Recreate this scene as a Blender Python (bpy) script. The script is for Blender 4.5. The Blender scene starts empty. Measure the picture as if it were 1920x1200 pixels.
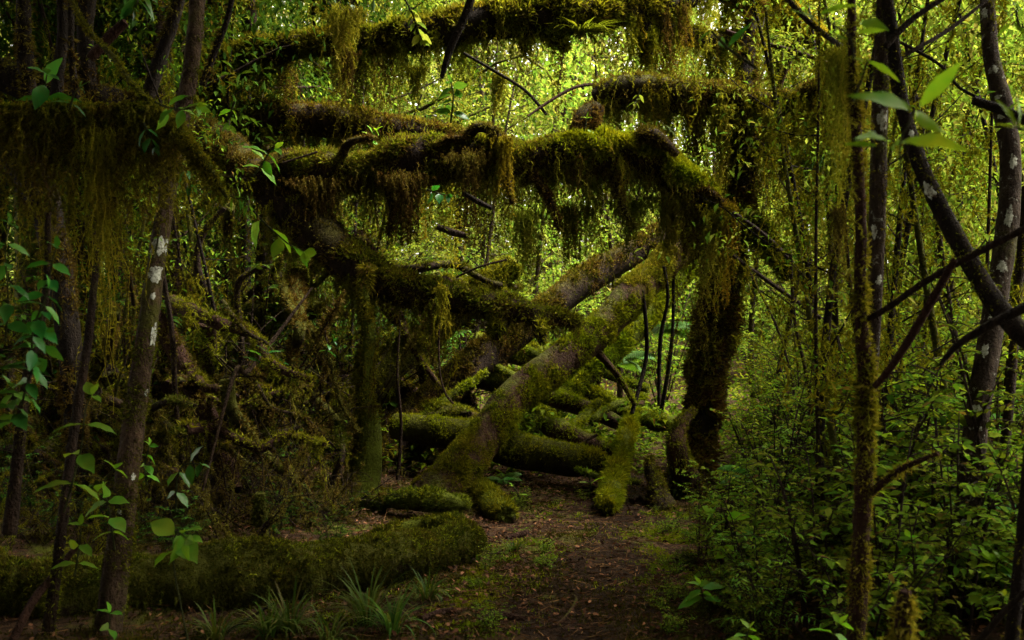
import bpy, math
import numpy as np
from mathutils import Vector, Matrix

# ------------------------------------------------------------------ basics
sc = bpy.context.scene
COL = sc.collection
F = 1884.0            # focal length in photo pixels (1920 px wide)
HOR = 560.0           # row of the horizon
CAMZ = 1.5
PITCH = math.atan((600 - HOR) / F)
rng = np.random.default_rng(7)
CP, SP = math.cos(PITCH), math.sin(PITCH)


def at(px, py, d):
    """world point seen at photo pixel (px, py) at a distance of d metres in front of the camera"""
    x = (px - 960) / F
    y = (600 - py) / F
    fw = CP + y * SP
    up = -SP + y * CP
    k = d / fw
    return np.array([x * k, d, CAMZ + up * k])


def hash3(ix, iy, iz, seed):
    h = (ix * 374761393 + iy * 668265263 + iz * 2147483647 + seed * 1274126177) & 0xFFFFFFFF
    h = ((h ^ (h >> 13)) * 1274126177) & 0xFFFFFFFF
    h = h ^ (h >> 16)
    return (h & 0xFFFF) / 65535.0


def noise(p, freq=1.0, seed=0):
    """value noise, -1..1, p (...,3)"""
    q = np.asarray(p, float) * freq + 1000.0
    i = np.floor(q).astype(np.int64)
    f = q - i
    f = f * f * (3 - 2 * f)
    r = 0
    for dx in (0, 1):
        wx = f[..., 0] if dx else 1 - f[..., 0]
        for dy in (0, 1):
            wy = f[..., 1] if dy else 1 - f[..., 1]
            for dz in (0, 1):
                wz = f[..., 2] if dz else 1 - f[..., 2]
                r = r + wx * wy * wz * hash3(i[..., 0] + dx, i[..., 1] + dy, i[..., 2] + dz, seed)
    return r * 2 - 1


def fbm(p, freq, seed=0, octv=3):
    r, a = 0, 0.6
    for k in range(octv):
        r = r + a * noise(p, freq * 2 ** k, seed + k * 17)
        a *= 0.5
    return r


def norm(v):
    return v / np.maximum(np.linalg.norm(v, axis=-1, keepdims=True), 1e-9)


def make_mesh(name, parts, smooth=True):
    """parts: list of (verts (n,3), faces (m,k)) -> one Mesh"""
    vs, loops, starts, off, lo = [], [], [], 0, 0
    for v, f in parts:
        if len(v) == 0 or len(f) == 0:
            continue
        v = np.asarray(v, np.float32)
        f = np.asarray(f, np.int64)
        vs.append(v)
        loops.append((f + off).ravel())
        k = f.shape[1]
        starts.append(lo + np.arange(len(f)) * k)
        off += len(v)
        lo += f.size
    me = bpy.data.meshes.new(name)
    v = np.concatenate(vs)
    l = np.concatenate(loops).astype(np.int32)
    s = np.concatenate(starts).astype(np.int32)
    me.vertices.add(len(v))
    me.vertices.foreach_set('co', v.ravel())
    me.loops.add(len(l))
    me.loops.foreach_set('vertex_index', l)
    me.polygons.add(len(s))
    me.polygons.foreach_set('loop_start', s)
    me.polygons.foreach_set('use_smooth', np.full(len(s), smooth))
    me.update(calc_edges=True)
    me.validate()
    return me


def tag(o, label=None, cat=None, group=None, kind=None):
    if label: o['label'] = label
    if cat: o['category'] = cat
    if group: o['group'] = group
    if kind: o['kind'] = kind
    return o


def obj(name, parts, mat, parent=None, origin=None, smooth=True):
    """link parts (world coordinates) as ONE mesh object whose origin is at origin (or at the parent)"""
    o3 = np.zeros(3)
    if origin is not None:
        o3 = np.asarray(origin, float)
    elif parent is not None:
        o3 = np.array(parent['_o'])
    parts = [(np.asarray(v, float) - o3, f) for v, f in parts]
    me = make_mesh(name, parts, smooth)
    me.materials.append(mat)
    o = bpy.data.objects.new(name, me)
    COL.objects.link(o)
    if parent is not None:
        o.parent = parent
    else:
        o.location = o3
    return o


def empty(name, loc, label, cat, group=None):
    e = bpy.data.objects.new(name, None)
    e.empty_display_size = 0.1
    COL.objects.link(e)
    e.location = [float(c) for c in loc]
    e['_o'] = [float(c) for c in loc]
    tag(e, label, cat, group)
    return e


def copy_thing(root, loc, rz=0.0, s=1.0, label=None, group=None, lean=0.0):
    r = root.copy()
    COL.objects.link(r)
    r.location = [float(c) for c in loc]
    r.rotation_euler = (lean, lean * 0.6, rz)
    r.scale = (s, s, s)
    if label: r['label'] = label
    if group: r['group'] = group
    for ch in list(root.children):
        c = ch.copy()
        COL.objects.link(c)
        c.parent = r
        for g in list(ch.children):
            d = g.copy()
            COL.objects.link(d)
            d.parent = c
    return r


# ------------------------------------------------------------------ materials
def nodes(name):
    m = bpy.data.materials.new(name)
    m.use_nodes = True
    nt = m.node_tree
    nt.nodes.clear()
    out = nt.nodes.new('ShaderNodeOutputMaterial')
    return m, nt, out


def N(nt, t, **kw):
    n = nt.nodes.new(t)
    for k, v in kw.items():
        setattr(n, k, v)
    return n


def ramp(nt, fac, stops, interp='LINEAR'):
    r = N(nt, 'ShaderNodeValToRGB')
    r.color_ramp.interpolation = interp
    el = r.color_ramp.elements
    while len(el) < len(stops):
        el.new(0.5)
    for e, (p, c) in zip(el, stops):
        e.position = p
        e.color = (*c, 1) if len(c) == 3 else c
    nt.links.new(fac, r.inputs[0])
    return r.outputs[0]


def noise_tex(nt, scale, detail=4, rough=0.6, coord='Object'):
    tc = N(nt, 'ShaderNodeTexCoord')
    n = N(nt, 'ShaderNodeTexNoise')
    n.inputs['Scale'].default_value = scale
    n.inputs['Detail'].default_value = detail
    n.inputs['Roughness'].default_value = rough
    nt.links.new(tc.outputs[coord], n.inputs['Vector'])
    return n.outputs['Fac']


def math_node(nt, op, a, b=None, clamp=False):
    n = N(nt, 'ShaderNodeMath', operation=op)
    n.use_clamp = clamp
    for i, x in enumerate((a, b)):
        if x is None: continue
        if isinstance(x, (int, float)):
            n.inputs[i].default_value = x
        else:
            nt.links.new(x, n.inputs[i])
    return n.outputs[0]


def mixc(nt, fac, a, b, mode='MIX'):
    n = N(nt, 'ShaderNodeMix', data_type='RGBA', blend_type=mode)
    if isinstance(fac, (int, float)):
        n.inputs[0].default_value = fac
    else:
        nt.links.new(fac, n.inputs[0])
    for i, x in ((6, a), (7, b)):
        if isinstance(x, tuple):
            n.inputs[i].default_value = (*x, 1)
        else:
            nt.links.new(x, n.inputs[i])
    return n.outputs[2]


def leaf_mat(name, cols, transl=0.4, rough=0.4, spec=0.5, tcol=(1.25, 1.15, 0.5), vary=0.25, clump=0.0, cscale=5.0, dead=None):
    """cols: list of albedos picked per leaf"""
    m, nt, out = nodes(name)
    g = N(nt, 'ShaderNodeNewGeometry')
    oi = N(nt, 'ShaderNodeObjectInfo')
    st = [(i / max(1, len(cols) - 1) * (0.93 if dead else 1), c) for i, c in enumerate(cols)]
    if dead:
        st.append((0.96, dead))
    c = ramp(nt, g.outputs['Random Per Island'], st)
    hs = N(nt, 'ShaderNodeHueSaturation')
    v = math_node(nt, 'ADD', math_node(nt, 'MULTIPLY', oi.outputs['Random'], vary * 2), 1 - vary)
    nt.links.new(v, hs.inputs['Value'])
    nt.links.new(math_node(nt, 'ADD', math_node(nt, 'MULTIPLY', oi.outputs['Random'], 0.04), 0.48), hs.inputs['Hue'])
    nt.links.new(c, hs.inputs['Color'])
    c = hs.outputs[0]
    if clump:
        k = noise_tex(nt, cscale, 4, 0.7)
        h2 = N(nt, 'ShaderNodeHueSaturation')
        nt.links.new(c, h2.inputs['Color'])
        nt.links.new(math_node(nt, 'ADD', math_node(nt, 'MULTIPLY', k, 4.4 * clump), 1 - 2.2 * clump), h2.inputs['Value'])
        nt.links.new(math_node(nt, 'ADD', math_node(nt, 'MULTIPLY', noise_tex(nt, cscale * 0.6, 3), 0.14), 0.43), h2.inputs['Hue'])
        c = h2.outputs[0]
    p = N(nt, 'ShaderNodeBsdfPrincipled')
    nt.links.new(c, p.inputs['Base Color'])
    p.inputs['Roughness'].default_value = rough
    p.inputs['Specular IOR Level'].default_value = spec
    if transl > 0:
        t = N(nt, 'ShaderNodeBsdfTranslucent')
        nt.links.new(mixc(nt, 1.0, c, tcol, 'MULTIPLY'), t.inputs['Color'])
        mx = N(nt, 'ShaderNodeMixShader')
        mx.inputs[0].default_value = transl
        nt.links.new(p.outputs[0], mx.inputs[1])
        nt.links.new(t.outputs[0], mx.inputs[2])
        nt.links.new(mx.outputs[0], out.inputs[0])
    else:
        nt.links.new(p.outputs[0], out.inputs[0])
    return m


def bark_mat(name, dark, light, moss=(0.05, 0.06, 0.008), moss_amt=0.3, scale=9.0, stretch=0.25, up=0.5, rough=0.9, spec=0.06, bump=1.0, moss2=None, spots=0.0):
    """bark with moss creeping over it in patches, more on surfaces that face up"""
    m, nt, out = nodes(name)
    tc = N(nt, 'ShaderNodeTexCoord')
    mp = N(nt, 'ShaderNodeMapping')
    mp.inputs['Scale'].default_value = (1, 1, stretch)
    nt.links.new(tc.outputs['Object'], mp.inputs[0])
    n1 = N(nt, 'ShaderNodeTexNoise')
    n1.inputs['Scale'].default_value = scale * 2
    n1.inputs['Detail'].default_value = 6
    n1.inputs['Roughness'].default_value = 0.7
    nt.links.new(mp.outputs[0], n1.inputs['Vector'])
    c = ramp(nt, n1.outputs['Fac'], [(0.3, dark), (0.5, tuple(0.55 * a + 0.3 * b for a, b in zip(dark, light))), (0.72, light)])
    n0 = noise_tex(nt, scale * 0.8, 4, 0.7)
    c = mixc(nt, math_node(nt, 'MULTIPLY', math_node(nt, 'SUBTRACT', n0, 0.42), 4.0, clamp=True), c, mixc(nt, n1.outputs['Fac'], tuple(0.6 * x for x in dark), tuple(0.55 * x for x in light)))
    if spots:
        ns = noise_tex(nt, scale * 2.2, 5, 0.75)
        c = mixc(nt, math_node(nt, 'MULTIPLY', math_node(nt, 'SUBTRACT', ns, 0.72 - 0.2 * spots), 14, clamp=True), c, (0.26, 0.26, 0.21))
    n2 = noise_tex(nt, scale * 0.35, 5, 0.65)
    n3 = noise_tex(nt, scale * 6, 3, 0.7)
    g = N(nt, 'ShaderNodeNewGeometry')
    sx = N(nt, 'ShaderNodeSeparateXYZ')
    nt.links.new(g.outputs['Normal'], sx.inputs[0])
    k = math_node(nt, 'MULTIPLY', sx.outputs['Z'], up * 0.35)
    k = math_node(nt, 'ADD', k, n2)
    k = math_node(nt, 'ADD', k, math_node(nt, 'MULTIPLY', n3, 0.25))
    k = math_node(nt, 'MULTIPLY', math_node(nt, 'SUBTRACT', k, 0.95 - 0.55 * moss_amt), 6.0, clamp=True)
    mc = mixc(nt, n3, tuple(x * 0.55 for x in moss), moss2 or tuple(x * 1.5 for x in moss))
    col = mixc(nt, k, c, mc)
    p = N(nt, 'ShaderNodeBsdfPrincipled')
    nt.links.new(col, p.inputs['Base Color'])
    p.inputs['Roughness'].default_value = rough
    p.inputs['Specular IOR Level'].default_value = spec
    b = N(nt, 'ShaderNodeBump')
    b.inputs['Strength'].default_value = bump
    b.inputs['Distance'].default_value = 0.05
    h = math_node(nt, 'ADD', n1.outputs['Fac'], math_node(nt, 'MULTIPLY', n3, 0.6))
    nt.links.new(h, b.inputs['Height'])
    nt.links.new(b.outputs[0], p.inputs['Normal'])
    nt.links.new(p.outputs[0], out.inputs[0])
    return m


M = {}
# leaves
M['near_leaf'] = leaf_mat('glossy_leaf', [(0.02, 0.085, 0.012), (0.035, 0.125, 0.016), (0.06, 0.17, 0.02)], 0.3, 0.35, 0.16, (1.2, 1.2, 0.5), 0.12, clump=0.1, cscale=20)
M['near_leaf_lit'] = leaf_mat('lit_leaf', [(0.06, 0.15, 0.012), (0.10, 0.21, 0.016), (0.15, 0.26, 0.022)], 0.45, 0.42, 0.06, (1.3, 1.2, 0.4), 0.15, clump=0.1, cscale=20)  # lighter copy of the near leaf, brighter light put into its colour
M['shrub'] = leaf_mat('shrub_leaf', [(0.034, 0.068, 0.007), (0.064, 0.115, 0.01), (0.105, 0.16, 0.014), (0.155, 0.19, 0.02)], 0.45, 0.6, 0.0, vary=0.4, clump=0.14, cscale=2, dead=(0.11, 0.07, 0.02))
M['shrub_dark'] = leaf_mat('shade_leaf', [(0.015, 0.042, 0.006), (0.03, 0.07, 0.009), (0.045, 0.085, 0.01)], 0.3, 0.6, 0.0, vary=0.35)  # darker copy of the shrub leaf, shade put into its colour
M['shade_canopy'] = leaf_mat('shade_canopy_leaf', [(0.02, 0.045, 0.006), (0.04, 0.07, 0.009)], 0.15, 0.5, 0.2)  # leaf of the added trees and leaf mass that block light
M['crown'] = leaf_mat('crown_leaf', [(0.036, 0.07, 0.008), (0.068, 0.118, 0.012), (0.105, 0.16, 0.018), (0.15, 0.19, 0.026), (0.17, 0.15, 0.04)], 0.5, 0.5, 0.0, vary=0.35, tcol=(1.12, 1.08, 0.75))
M['crown_yellow'] = leaf_mat('yellow_leaf', [(0.058, 0.096, 0.01), (0.10, 0.155, 0.016), (0.15, 0.2, 0.022), (0.2, 0.21, 0.034)], 0.5, 0.5, 0.0, vary=0.3, tcol=(1.12, 1.08, 0.75))
M['far'] = leaf_mat('far_leaf', [(0.055, 0.08, 0.012), (0.11, 0.15, 0.02), (0.165, 0.21, 0.03), (0.21, 0.23, 0.045), (0.21, 0.18, 0.08)], 0.5, 0.6, 0.05, clump=0.16, cscale=0.35, tcol=(1.12, 1.08, 0.75))
M['fern'] = leaf_mat('fern_leaf', [(0.03, 0.095, 0.008), (0.055, 0.13, 0.012)], 0.45, 0.55, 0.08)
M['grass'] = leaf_mat('grass_blade', [(0.02, 0.05, 0.006), (0.035, 0.075, 0.008), (0.06, 0.09, 0.012), (0.11, 0.09, 0.03)], 0.35, 0.5, 0.05)
# moss
MK = dict(clump=0.24, cscale=6.0)
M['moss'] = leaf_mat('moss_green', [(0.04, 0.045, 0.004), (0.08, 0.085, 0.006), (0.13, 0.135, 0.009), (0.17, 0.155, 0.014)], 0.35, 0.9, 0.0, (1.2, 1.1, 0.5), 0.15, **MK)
M['moss_dark'] = leaf_mat('moss_dark', [(0.018, 0.022, 0.003), (0.036, 0.044, 0.005), (0.06, 0.068, 0.007), (0.07, 0.055, 0.012)], 0.3, 0.9, 0.0, (1.2, 1.1, 0.5), 0.15, **MK)  # darker moss, its colour also lowered in place of shade
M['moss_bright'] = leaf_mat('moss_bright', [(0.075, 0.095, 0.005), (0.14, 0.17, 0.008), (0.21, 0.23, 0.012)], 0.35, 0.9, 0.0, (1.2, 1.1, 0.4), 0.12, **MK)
M['moss_brown'] = leaf_mat('moss_brown', [(0.035, 0.022, 0.008), (0.065, 0.045, 0.011), (0.085, 0.072, 0.011), (0.13, 0.105, 0.02)], 0.3, 0.9, 0.0, (1.2, 1.05, 0.6), 0.15, **MK)
M['beard'] = leaf_mat('beard_moss', [(0.08, 0.084, 0.008), (0.135, 0.142, 0.012), (0.2, 0.195, 0.02), (0.24, 0.215, 0.035)], 0.4, 0.9, 0.0, (1.2, 1.1, 0.5), 0.15, **MK)
M['beard_gold'] = leaf_mat('beard_golden', [(0.10, 0.085, 0.006), (0.16, 0.135, 0.01), (0.22, 0.18, 0.02)], 0.4, 0.9, 0.0, (1.2, 1.1, 0.5), 0.1, **MK)
# bark
M['mossy_bark'] = bark_mat('mossy_bark', (0.012, 0.008, 0.005), (0.045, 0.028, 0.016), (0.045, 0.046, 0.005), 0.9)
M['brown_moss_bark'] = bark_mat('brown_mossy_bark', (0.012, 0.008, 0.006), (0.05, 0.03, 0.018), (0.045, 0.04, 0.008), 0.45)
M['green_bark'] = bark_mat('green_mossy_bark', (0.02, 0.013, 0.008), (0.06, 0.04, 0.025), (0.06, 0.072, 0.006), 0.9, up=1.0)
M['bare_bark'] = bark_mat('bare_bark', (0.018, 0.008, 0.005), (0.10, 0.046, 0.024), (0.06, 0.065, 0.006), 0.2, up=0.9, rough=0.7)
M['dark_bark'] = bark_mat('dark_bark', (0.006, 0.0045, 0.0035), (0.04, 0.028, 0.019), (0.03, 0.033, 0.005), 0.3, spots=0.25, scale=11)
M['red_bark'] = bark_mat('reddish_bark', (0.02, 0.009, 0.006), (0.07, 0.035, 0.022), (0.05, 0.045, 0.008), 0.15)
M['orange_bark'] = bark_mat('orange_bark', (0.018, 0.011, 0.007), (0.115, 0.07, 0.04), (0.05, 0.05, 0.007), 0.55, up=0.1, rough=0.85, spots=0.2)
M['grey_bark'] = bark_mat('grey_bark', (0.014, 0.009, 0.006), (0.115, 0.08, 0.055), (0.05, 0.052, 0.008), 0.42, up=0.1, spots=0.6, scale=11)
M['twig'] = bark_mat('twig_bark', (0.02, 0.013, 0.009), (0.07, 0.045, 0.03), (0.05, 0.05, 0.01), 0.2, scale=25)
M['stem'] = bark_mat('green_stem', (0.03, 0.035, 0.012), (0.07, 0.075, 0.02), (0.05, 0.06, 0.01), 0.2, scale=25)
M['wood_end'] = bark_mat('rotten_wood', (0.02, 0.012, 0.008), (0.09, 0.055, 0.03), (0.05, 0.06, 0.01), 0.3, scale=16)


def lichen_mat():
    m, nt, out = nodes('white_lichen')
    n = noise_tex(nt, 60, 4, 0.7)
    c = ramp(nt, n, [(0.3, (0.12, 0.12, 0.085)), (0.62, (0.42, 0.43, 0.36))])
    k = noise_tex(nt, 32, 5, 0.75)
    c = mixc(nt, math_node(nt, 'MULTIPLY', math_node(nt, 'SUBTRACT', k, 0.53), 12, clamp=True), c, (0.045, 0.03, 0.018))
    p = N(nt, 'ShaderNodeBsdfPrincipled')
    nt.links.new(c, p.inputs['Base Color'])
    p.inputs['Roughness'].default_value = 0.9
    p.inputs['Specular IOR Level'].default_value = 0.1
    nt.links.new(p.outputs[0], out.inputs[0])
    return m


M['lichen'] = lichen_mat()


def ground_mat(name, muddy):
    m, nt, out = nodes(name)
    n1 = noise_tex(nt, 1.3, 5, 0.65)
    n2 = noise_tex(nt, 45, 5, 0.75)
    n3 = noise_tex(nt, 9, 4, 0.6)
    tc = N(nt, 'ShaderNodeTexCoord')
    vo = N(nt, 'ShaderNodeTexVoronoi')
    vo.inputs['Scale'].default_value = 38
    vo.inputs['Randomness'].default_value = 1
    nt.links.new(tc.outputs['Object'], vo.inputs['Vector'])
    sep = N(nt, 'ShaderNodeSeparateColor')
    nt.links.new(vo.outputs['Color'], sep.inputs[0])
    if muddy:
        c = ramp(nt, n2, [(0.3, (0.006, 0.0032, 0.002)), (0.55, (0.019, 0.010, 0.0055)), (0.8, (0.052, 0.027, 0.014))])
        c2 = ramp(nt, sep.outputs[0], [(0.0, (0.008, 0.005, 0.003)), (0.8, (0.024, 0.013, 0.0075)), (1.0, (0.07, 0.036, 0.018))])
        c = mixc(nt, 0.4, c, c2)
    else:
        litter = ramp(nt, sep.outputs[0], [(0.0, (0.012, 0.007, 0.004)), (0.5, (0.035, 0.019, 0.01)), (0.85, (0.07, 0.036, 0.018)), (1.0, (0.13, 0.075, 0.036))])
        soil = ramp(nt, n2, [(0.3, (0.012, 0.008, 0.006)), (0.7, (0.06, 0.037, 0.022))])
        c = mixc(nt, 0.5, soil, litter)
        moss = ramp(nt, n2, [(0.3, (0.025, 0.03, 0.005)), (0.7, (0.09, 0.1, 0.012))])
        k = math_node(nt, 'MULTIPLY', math_node(nt, 'SUBTRACT', math_node(nt, 'ADD', n1, math_node(nt, 'MULTIPLY', n3, 0.4)), 0.74), 9, clamp=True)
        c = mixc(nt, k, c, moss)
    p = N(nt, 'ShaderNodeBsdfPrincipled')
    nt.links.new(c, p.inputs['Base Color'])
    r = ramp(nt, n3, [(0.35, (0.5,) * 3), (0.6, (0.9,) * 3)]) if muddy else None
    if r is not None:
        nt.links.new(r, p.inputs['Roughness'])
    else:
        p.inputs['Roughness'].default_value = 0.85
    p.inputs['Specular IOR Level'].default_value = 0.03 if muddy else 0.02
    b = N(nt, 'ShaderNodeBump')
    b.inputs['Strength'].default_value = 0.9
    b.inputs['Distance'].default_value = 0.03
    h = math_node(nt, 'ADD', n2, math_node(nt, 'MULTIPLY', sep.outputs[1], 0.5))
    nt.links.new(h, b.inputs['Height'])
    nt.links.new(b.outputs[0], p.inputs['Normal'])
    nt.links.new(p.outputs[0], out.inputs[0])
    return m


M['ground'] = ground_mat('forest_floor', False)
M['path'] = ground_mat('trodden_mud', True)
M['litter'] = leaf_mat('dead_leaf', [(0.012, 0.007, 0.004), (0.024, 0.012, 0.006), (0.04, 0.018, 0.009), (0.07, 0.032, 0.014), (0.2, 0.10, 0.045)], 0.15, 0.7, 0.03, (1.2, 1, .7), 0.05)
M['litter_wet'] = M['litter']


# ------------------------------------------------------------------ geometry helpers
class Tube:
    """a limb along a spline with a lumpy surface"""

    def __init__(self, pts, rad, lump=0.12, lfreq=3.0, seed=0, dens=240):
        P = np.asarray(pts, float)
        R = np.asarray(rad, float)
        n = len(P)
        t = np.linspace(0, n - 1, dens)
        i = np.clip(t.astype(int), 0, n - 2)
        u = (t - i)[:, None]
        p0 = P[np.clip(i - 1, 0, n - 1)]; p1 = P[i]; p2 = P[i + 1]; p3 = P[np.clip(i + 2, 0, n - 1)]
        self.C = 0.5 * (2 * p1 + (p2 - p0) * u + (2 * p0 - 5 * p1 + 4 * p2 - p3) * u ** 2 + (3 * p1 - p0 - 3 * p2 + p3) * u ** 3)
        u = u[:, 0]
        us = u * u * (3 - 2 * u)
        self.R = R[i] * (1 - us) + R[i + 1] * us
        T = norm(np.gradient(self.C, axis=0))
        a = np.cross(T[0], [0, 0, 1.0])
        if np.linalg.norm(a) < 0.1:
            a = np.cross(T[0], [0, 1.0, 0])
        A = [a / np.linalg.norm(a)]
        for k in range(1, dens):
            b = A[-1] - T[k] * np.dot(A[-1], T[k])
            A.append(b / np.linalg.norm(b))
        self.A = np.array(A)
        self.B = np.cross(T, self.A)
        self.T = T
        seg = np.linalg.norm(np.diff(self.C, axis=0), axis=1)
        s = np.concatenate([[0], np.cumsum(seg)])
        self.len = s[-1]
        self.s = s / s[-1]
        self.lump, self.lfreq, self.seed = lump, lfreq, seed

    def interp(self, arr, s):
        if arr.ndim == 1:
            return np.interp(s, self.s, arr)
        return np.stack([np.interp(s, self.s, arr[:, k]) for k in range(3)], -1)

    def nrm(self, s, th):
        return norm(self.interp(self.A, s) * np.cos(th)[..., None] + self.interp(self.B, s) * np.sin(th)[..., None])

    def pos(self, s, th, off=0.0):
        c = self.interp(self.C, s)
        n = self.nrm(s, th)
        r = self.interp(self.R, s)
        p = c + n * r[..., None]
        r = r * (1 + self.lump * (fbm(p, self.lfreq / max(0.05, self.R.mean() * 6), self.seed, 3) + 0.7 * np.maximum(0, noise(p, 0.9 / max(0.03, self.R.mean()), self.seed + 5) - 0.35))) + off
        return c + n * r[..., None]

    def mesh(self, nth=None, step=None, cap=True):
        rm = self.R.mean()
        nth = nth or int(np.clip(10 + rm * 60, 6, 28))
        step = step or max(0.02, rm * 0.35)
        ns = int(np.clip(self.len / step, 6, 160)) + 1
        S, TH = np.meshgrid(np.linspace(0, 1, ns), np.arange(nth) / nth * 2 * np.pi, indexing='ij')
        v = self.pos(S, TH).reshape(-1, 3)
        a = np.arange(ns - 1)[:, None] * nth
        j = np.arange(nth)[None]
        k = (j + 1) % nth
        f = np.stack([a + j, a + k, a + nth + k, a + nth + j], -1).reshape(-1, 4)
        out = [(v, f)]
        if cap:
            for e, row in ((0, 0), (1, ns - 1)):
                ring = v[row * nth:(row + 1) * nth]
                c = ring.mean(0)
                Re = self.R[0 if e == 0 else -1]
                inner = c + (ring - c) * rng.uniform(0.45, 0.8, (nth, 1)) + self.T[0 if e == 0 else -1] * (-1 if e == 0 else 1) * rng.uniform(-0.3, 0.45, (nth, 1)) * Re
                c = c - self.T[0 if e == 0 else -1] * (-1 if e == 0 else 1) * Re * 0.12
                vv = np.concatenate([ring, inner, c[None]])
                jj = np.arange(nth); kk = (jj + 1) % nth
                if e == 0:
                    q = np.stack([kk, jj, jj + nth, kk + nth], -1)
                    tri = np.stack([kk + nth, jj + nth, np.full(nth, 2 * nth)], -1)
                else:
                    q = np.stack([jj, kk, kk + nth, jj + nth], -1)
                    tri = np.stack([jj + nth, kk + nth, np.full(nth, 2 * nth)], -1)
                out += [(vv, q), (vv, tri)]
        return out


def px_tube(pts, **kw):
    """pts: (px, py, d, radius in photo pixels)"""
    P = [at(p[0], p[1], p[2]) for p in pts]
    R = [p[3] * p[2] / F for p in pts]
    return Tube(P, R, **kw)


def frames(d, roll=None):
    """orthonormal frames from directions d (n,3): side and up vectors"""
    d = norm(d)
    ref = np.where(np.abs(d[:, 2:3]) > 0.95, np.array([[1.0, 0, 0]]), np.array([[0, 0, 1.0]]))
    side = norm(np.cross(d, ref))
    up = np.cross(side, d)
    if roll is not None:
        c, s = np.cos(roll)[:, None], np.sin(roll)[:, None]
        side, up = side * c + up * s, up * c - side * s
    return d, side, up


def leaf_template(kind='far', fold=0.25, droop=0.25, wide=0.5):
    if kind == 'far':          # two triangles folded on the midrib
        v = np.array([[0, 0, 0], [0.45, wide / 2, fold * wide / 2], [1, 0, -droop], [0.45, -wide / 2, fold * wide / 2]])
        f = np.array([[0, 1, 2], [0, 2, 3]])
        return v, f
    if kind == 'mid':          # pointed oval, a little curled
        us = np.array([0, 0.22, 0.6, 1.0]); ws = np.array([0.02, 0.42, 0.4, 0.0])
    else:
        us = np.array([0, 0.06, 0.15, 0.28, 0.42, 0.56, 0.7, 0.82, 0.92, 1.0])
        ws = np.array([0.012, 0.02, 0.22, 0.4, 0.48, 0.46, 0.36, 0.22, 0.09, 0.0])
    v = []
    for u, w in zip(us, ws):
        z = -droop * u * u
        hw = w * wide
        wav = 0.02 * math.sin(u * 16)
        v += [[u, hw, z + fold * hw + wav], [u, 0, z], [u, -hw, z + fold * hw - wav]]
    v = np.array(v)
    f = []
    for k in range(len(us) - 1):
        a = k * 3
        f += [[a, a + 1, a + 4, a + 3], [a + 1, a + 2, a + 5, a + 4]]
    return v, np.array(f)


TPL = {'far': leaf_template('far'), 'mid': leaf_template('mid'), 'near': leaf_template('near'),
       'broad': leaf_template('near', 0.2, 0.3, 0.68), 'lance': leaf_template('near', 0.3, 0.35, 0.22),
       'lance_mid': leaf_template('mid', 0.3, 0.35, 0.32)}


def leaves(p, d, length, tpl='far', roll=None):
    """one (verts, faces) for many leaves at p pointing along d"""
    tv, tf = TPL[tpl]
    n = len(p)
    d, side, up = frames(d, roll)
    L = np.broadcast_to(length, (n,))[:, None, None]
    v = p[:, None] + L * (d[:, None] * tv[None, :, 0:1] + side[:, None] * tv[None, :, 1:2] + up[:, None] * tv[None, :, 2:3])
    f = tf[None] + (np.arange(n) * len(tv))[:, None, None]
    return v.reshape(-1, 3), f.reshape(-1, tf.shape[1])


def blades(p, d, length, width):
    """single triangles (moss leaflets)"""
    n = len(p)
    d = norm(d)
    side = norm(np.cross(d, norm(rng.normal(size=(n, 3)))))
    L = np.broadcast_to(length, (n,))[:, None]
    W = np.broadcast_to(width, (n,))[:, None]
    v = np.stack([p - side * W / 2, p + side * W / 2, p + d * L], 1).reshape(-1, 3)
    return v, np.arange(3 * n).reshape(-1, 3)


def moss_coat(tube, dens, size, up=0.6, patch=0.0, lift=0.25, smin=0.0, smax=1.0, amount=1.0, width=0.3, bias=None, uneven=1.0):
    """tufts standing on a tube: each tuft is a few leaflets that share a root"""
    area = 2 * np.pi * tube.R.mean() * tube.len
    n = int(area * dens * 1.4 * amount)
    s = rng.uniform(smin, smax, n)
    th = rng.uniform(0, 2 * np.pi, n)
    nr = tube.nrm(s, th)
    p = tube.pos(s, th, -0.004)
    k = nr[:, 2] * up + 1.15 * fbm(p, 4.0, 5, 3) + patch + rng.uniform(-0.3, 0.3, n)
    if bias is not None:
        k = k + nr @ np.asarray(bias, float)
    ok = k > 0
    p, nr = p[ok], nr[ok]
    clump = 1 + uneven * (0.7 * noise(p, 14.0, 3) + 0.6 * noise(p, 5.0, 33))
    q = 4
    pp = np.repeat(p, q, 0) + rng.normal(size=(len(p) * q, 3)) * size * 0.18
    dd = np.repeat(nr, q, 0) + rng.normal(size=(len(p) * q, 3)) * 0.75 + np.array([0, 0, -lift])
    L = size * 0.8 * rng.uniform(0.35, 1.3, len(pp)) * np.repeat(np.clip(clump, 0.3, 2.2), q)
    return blades(pp, dd, L, L * width)


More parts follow.
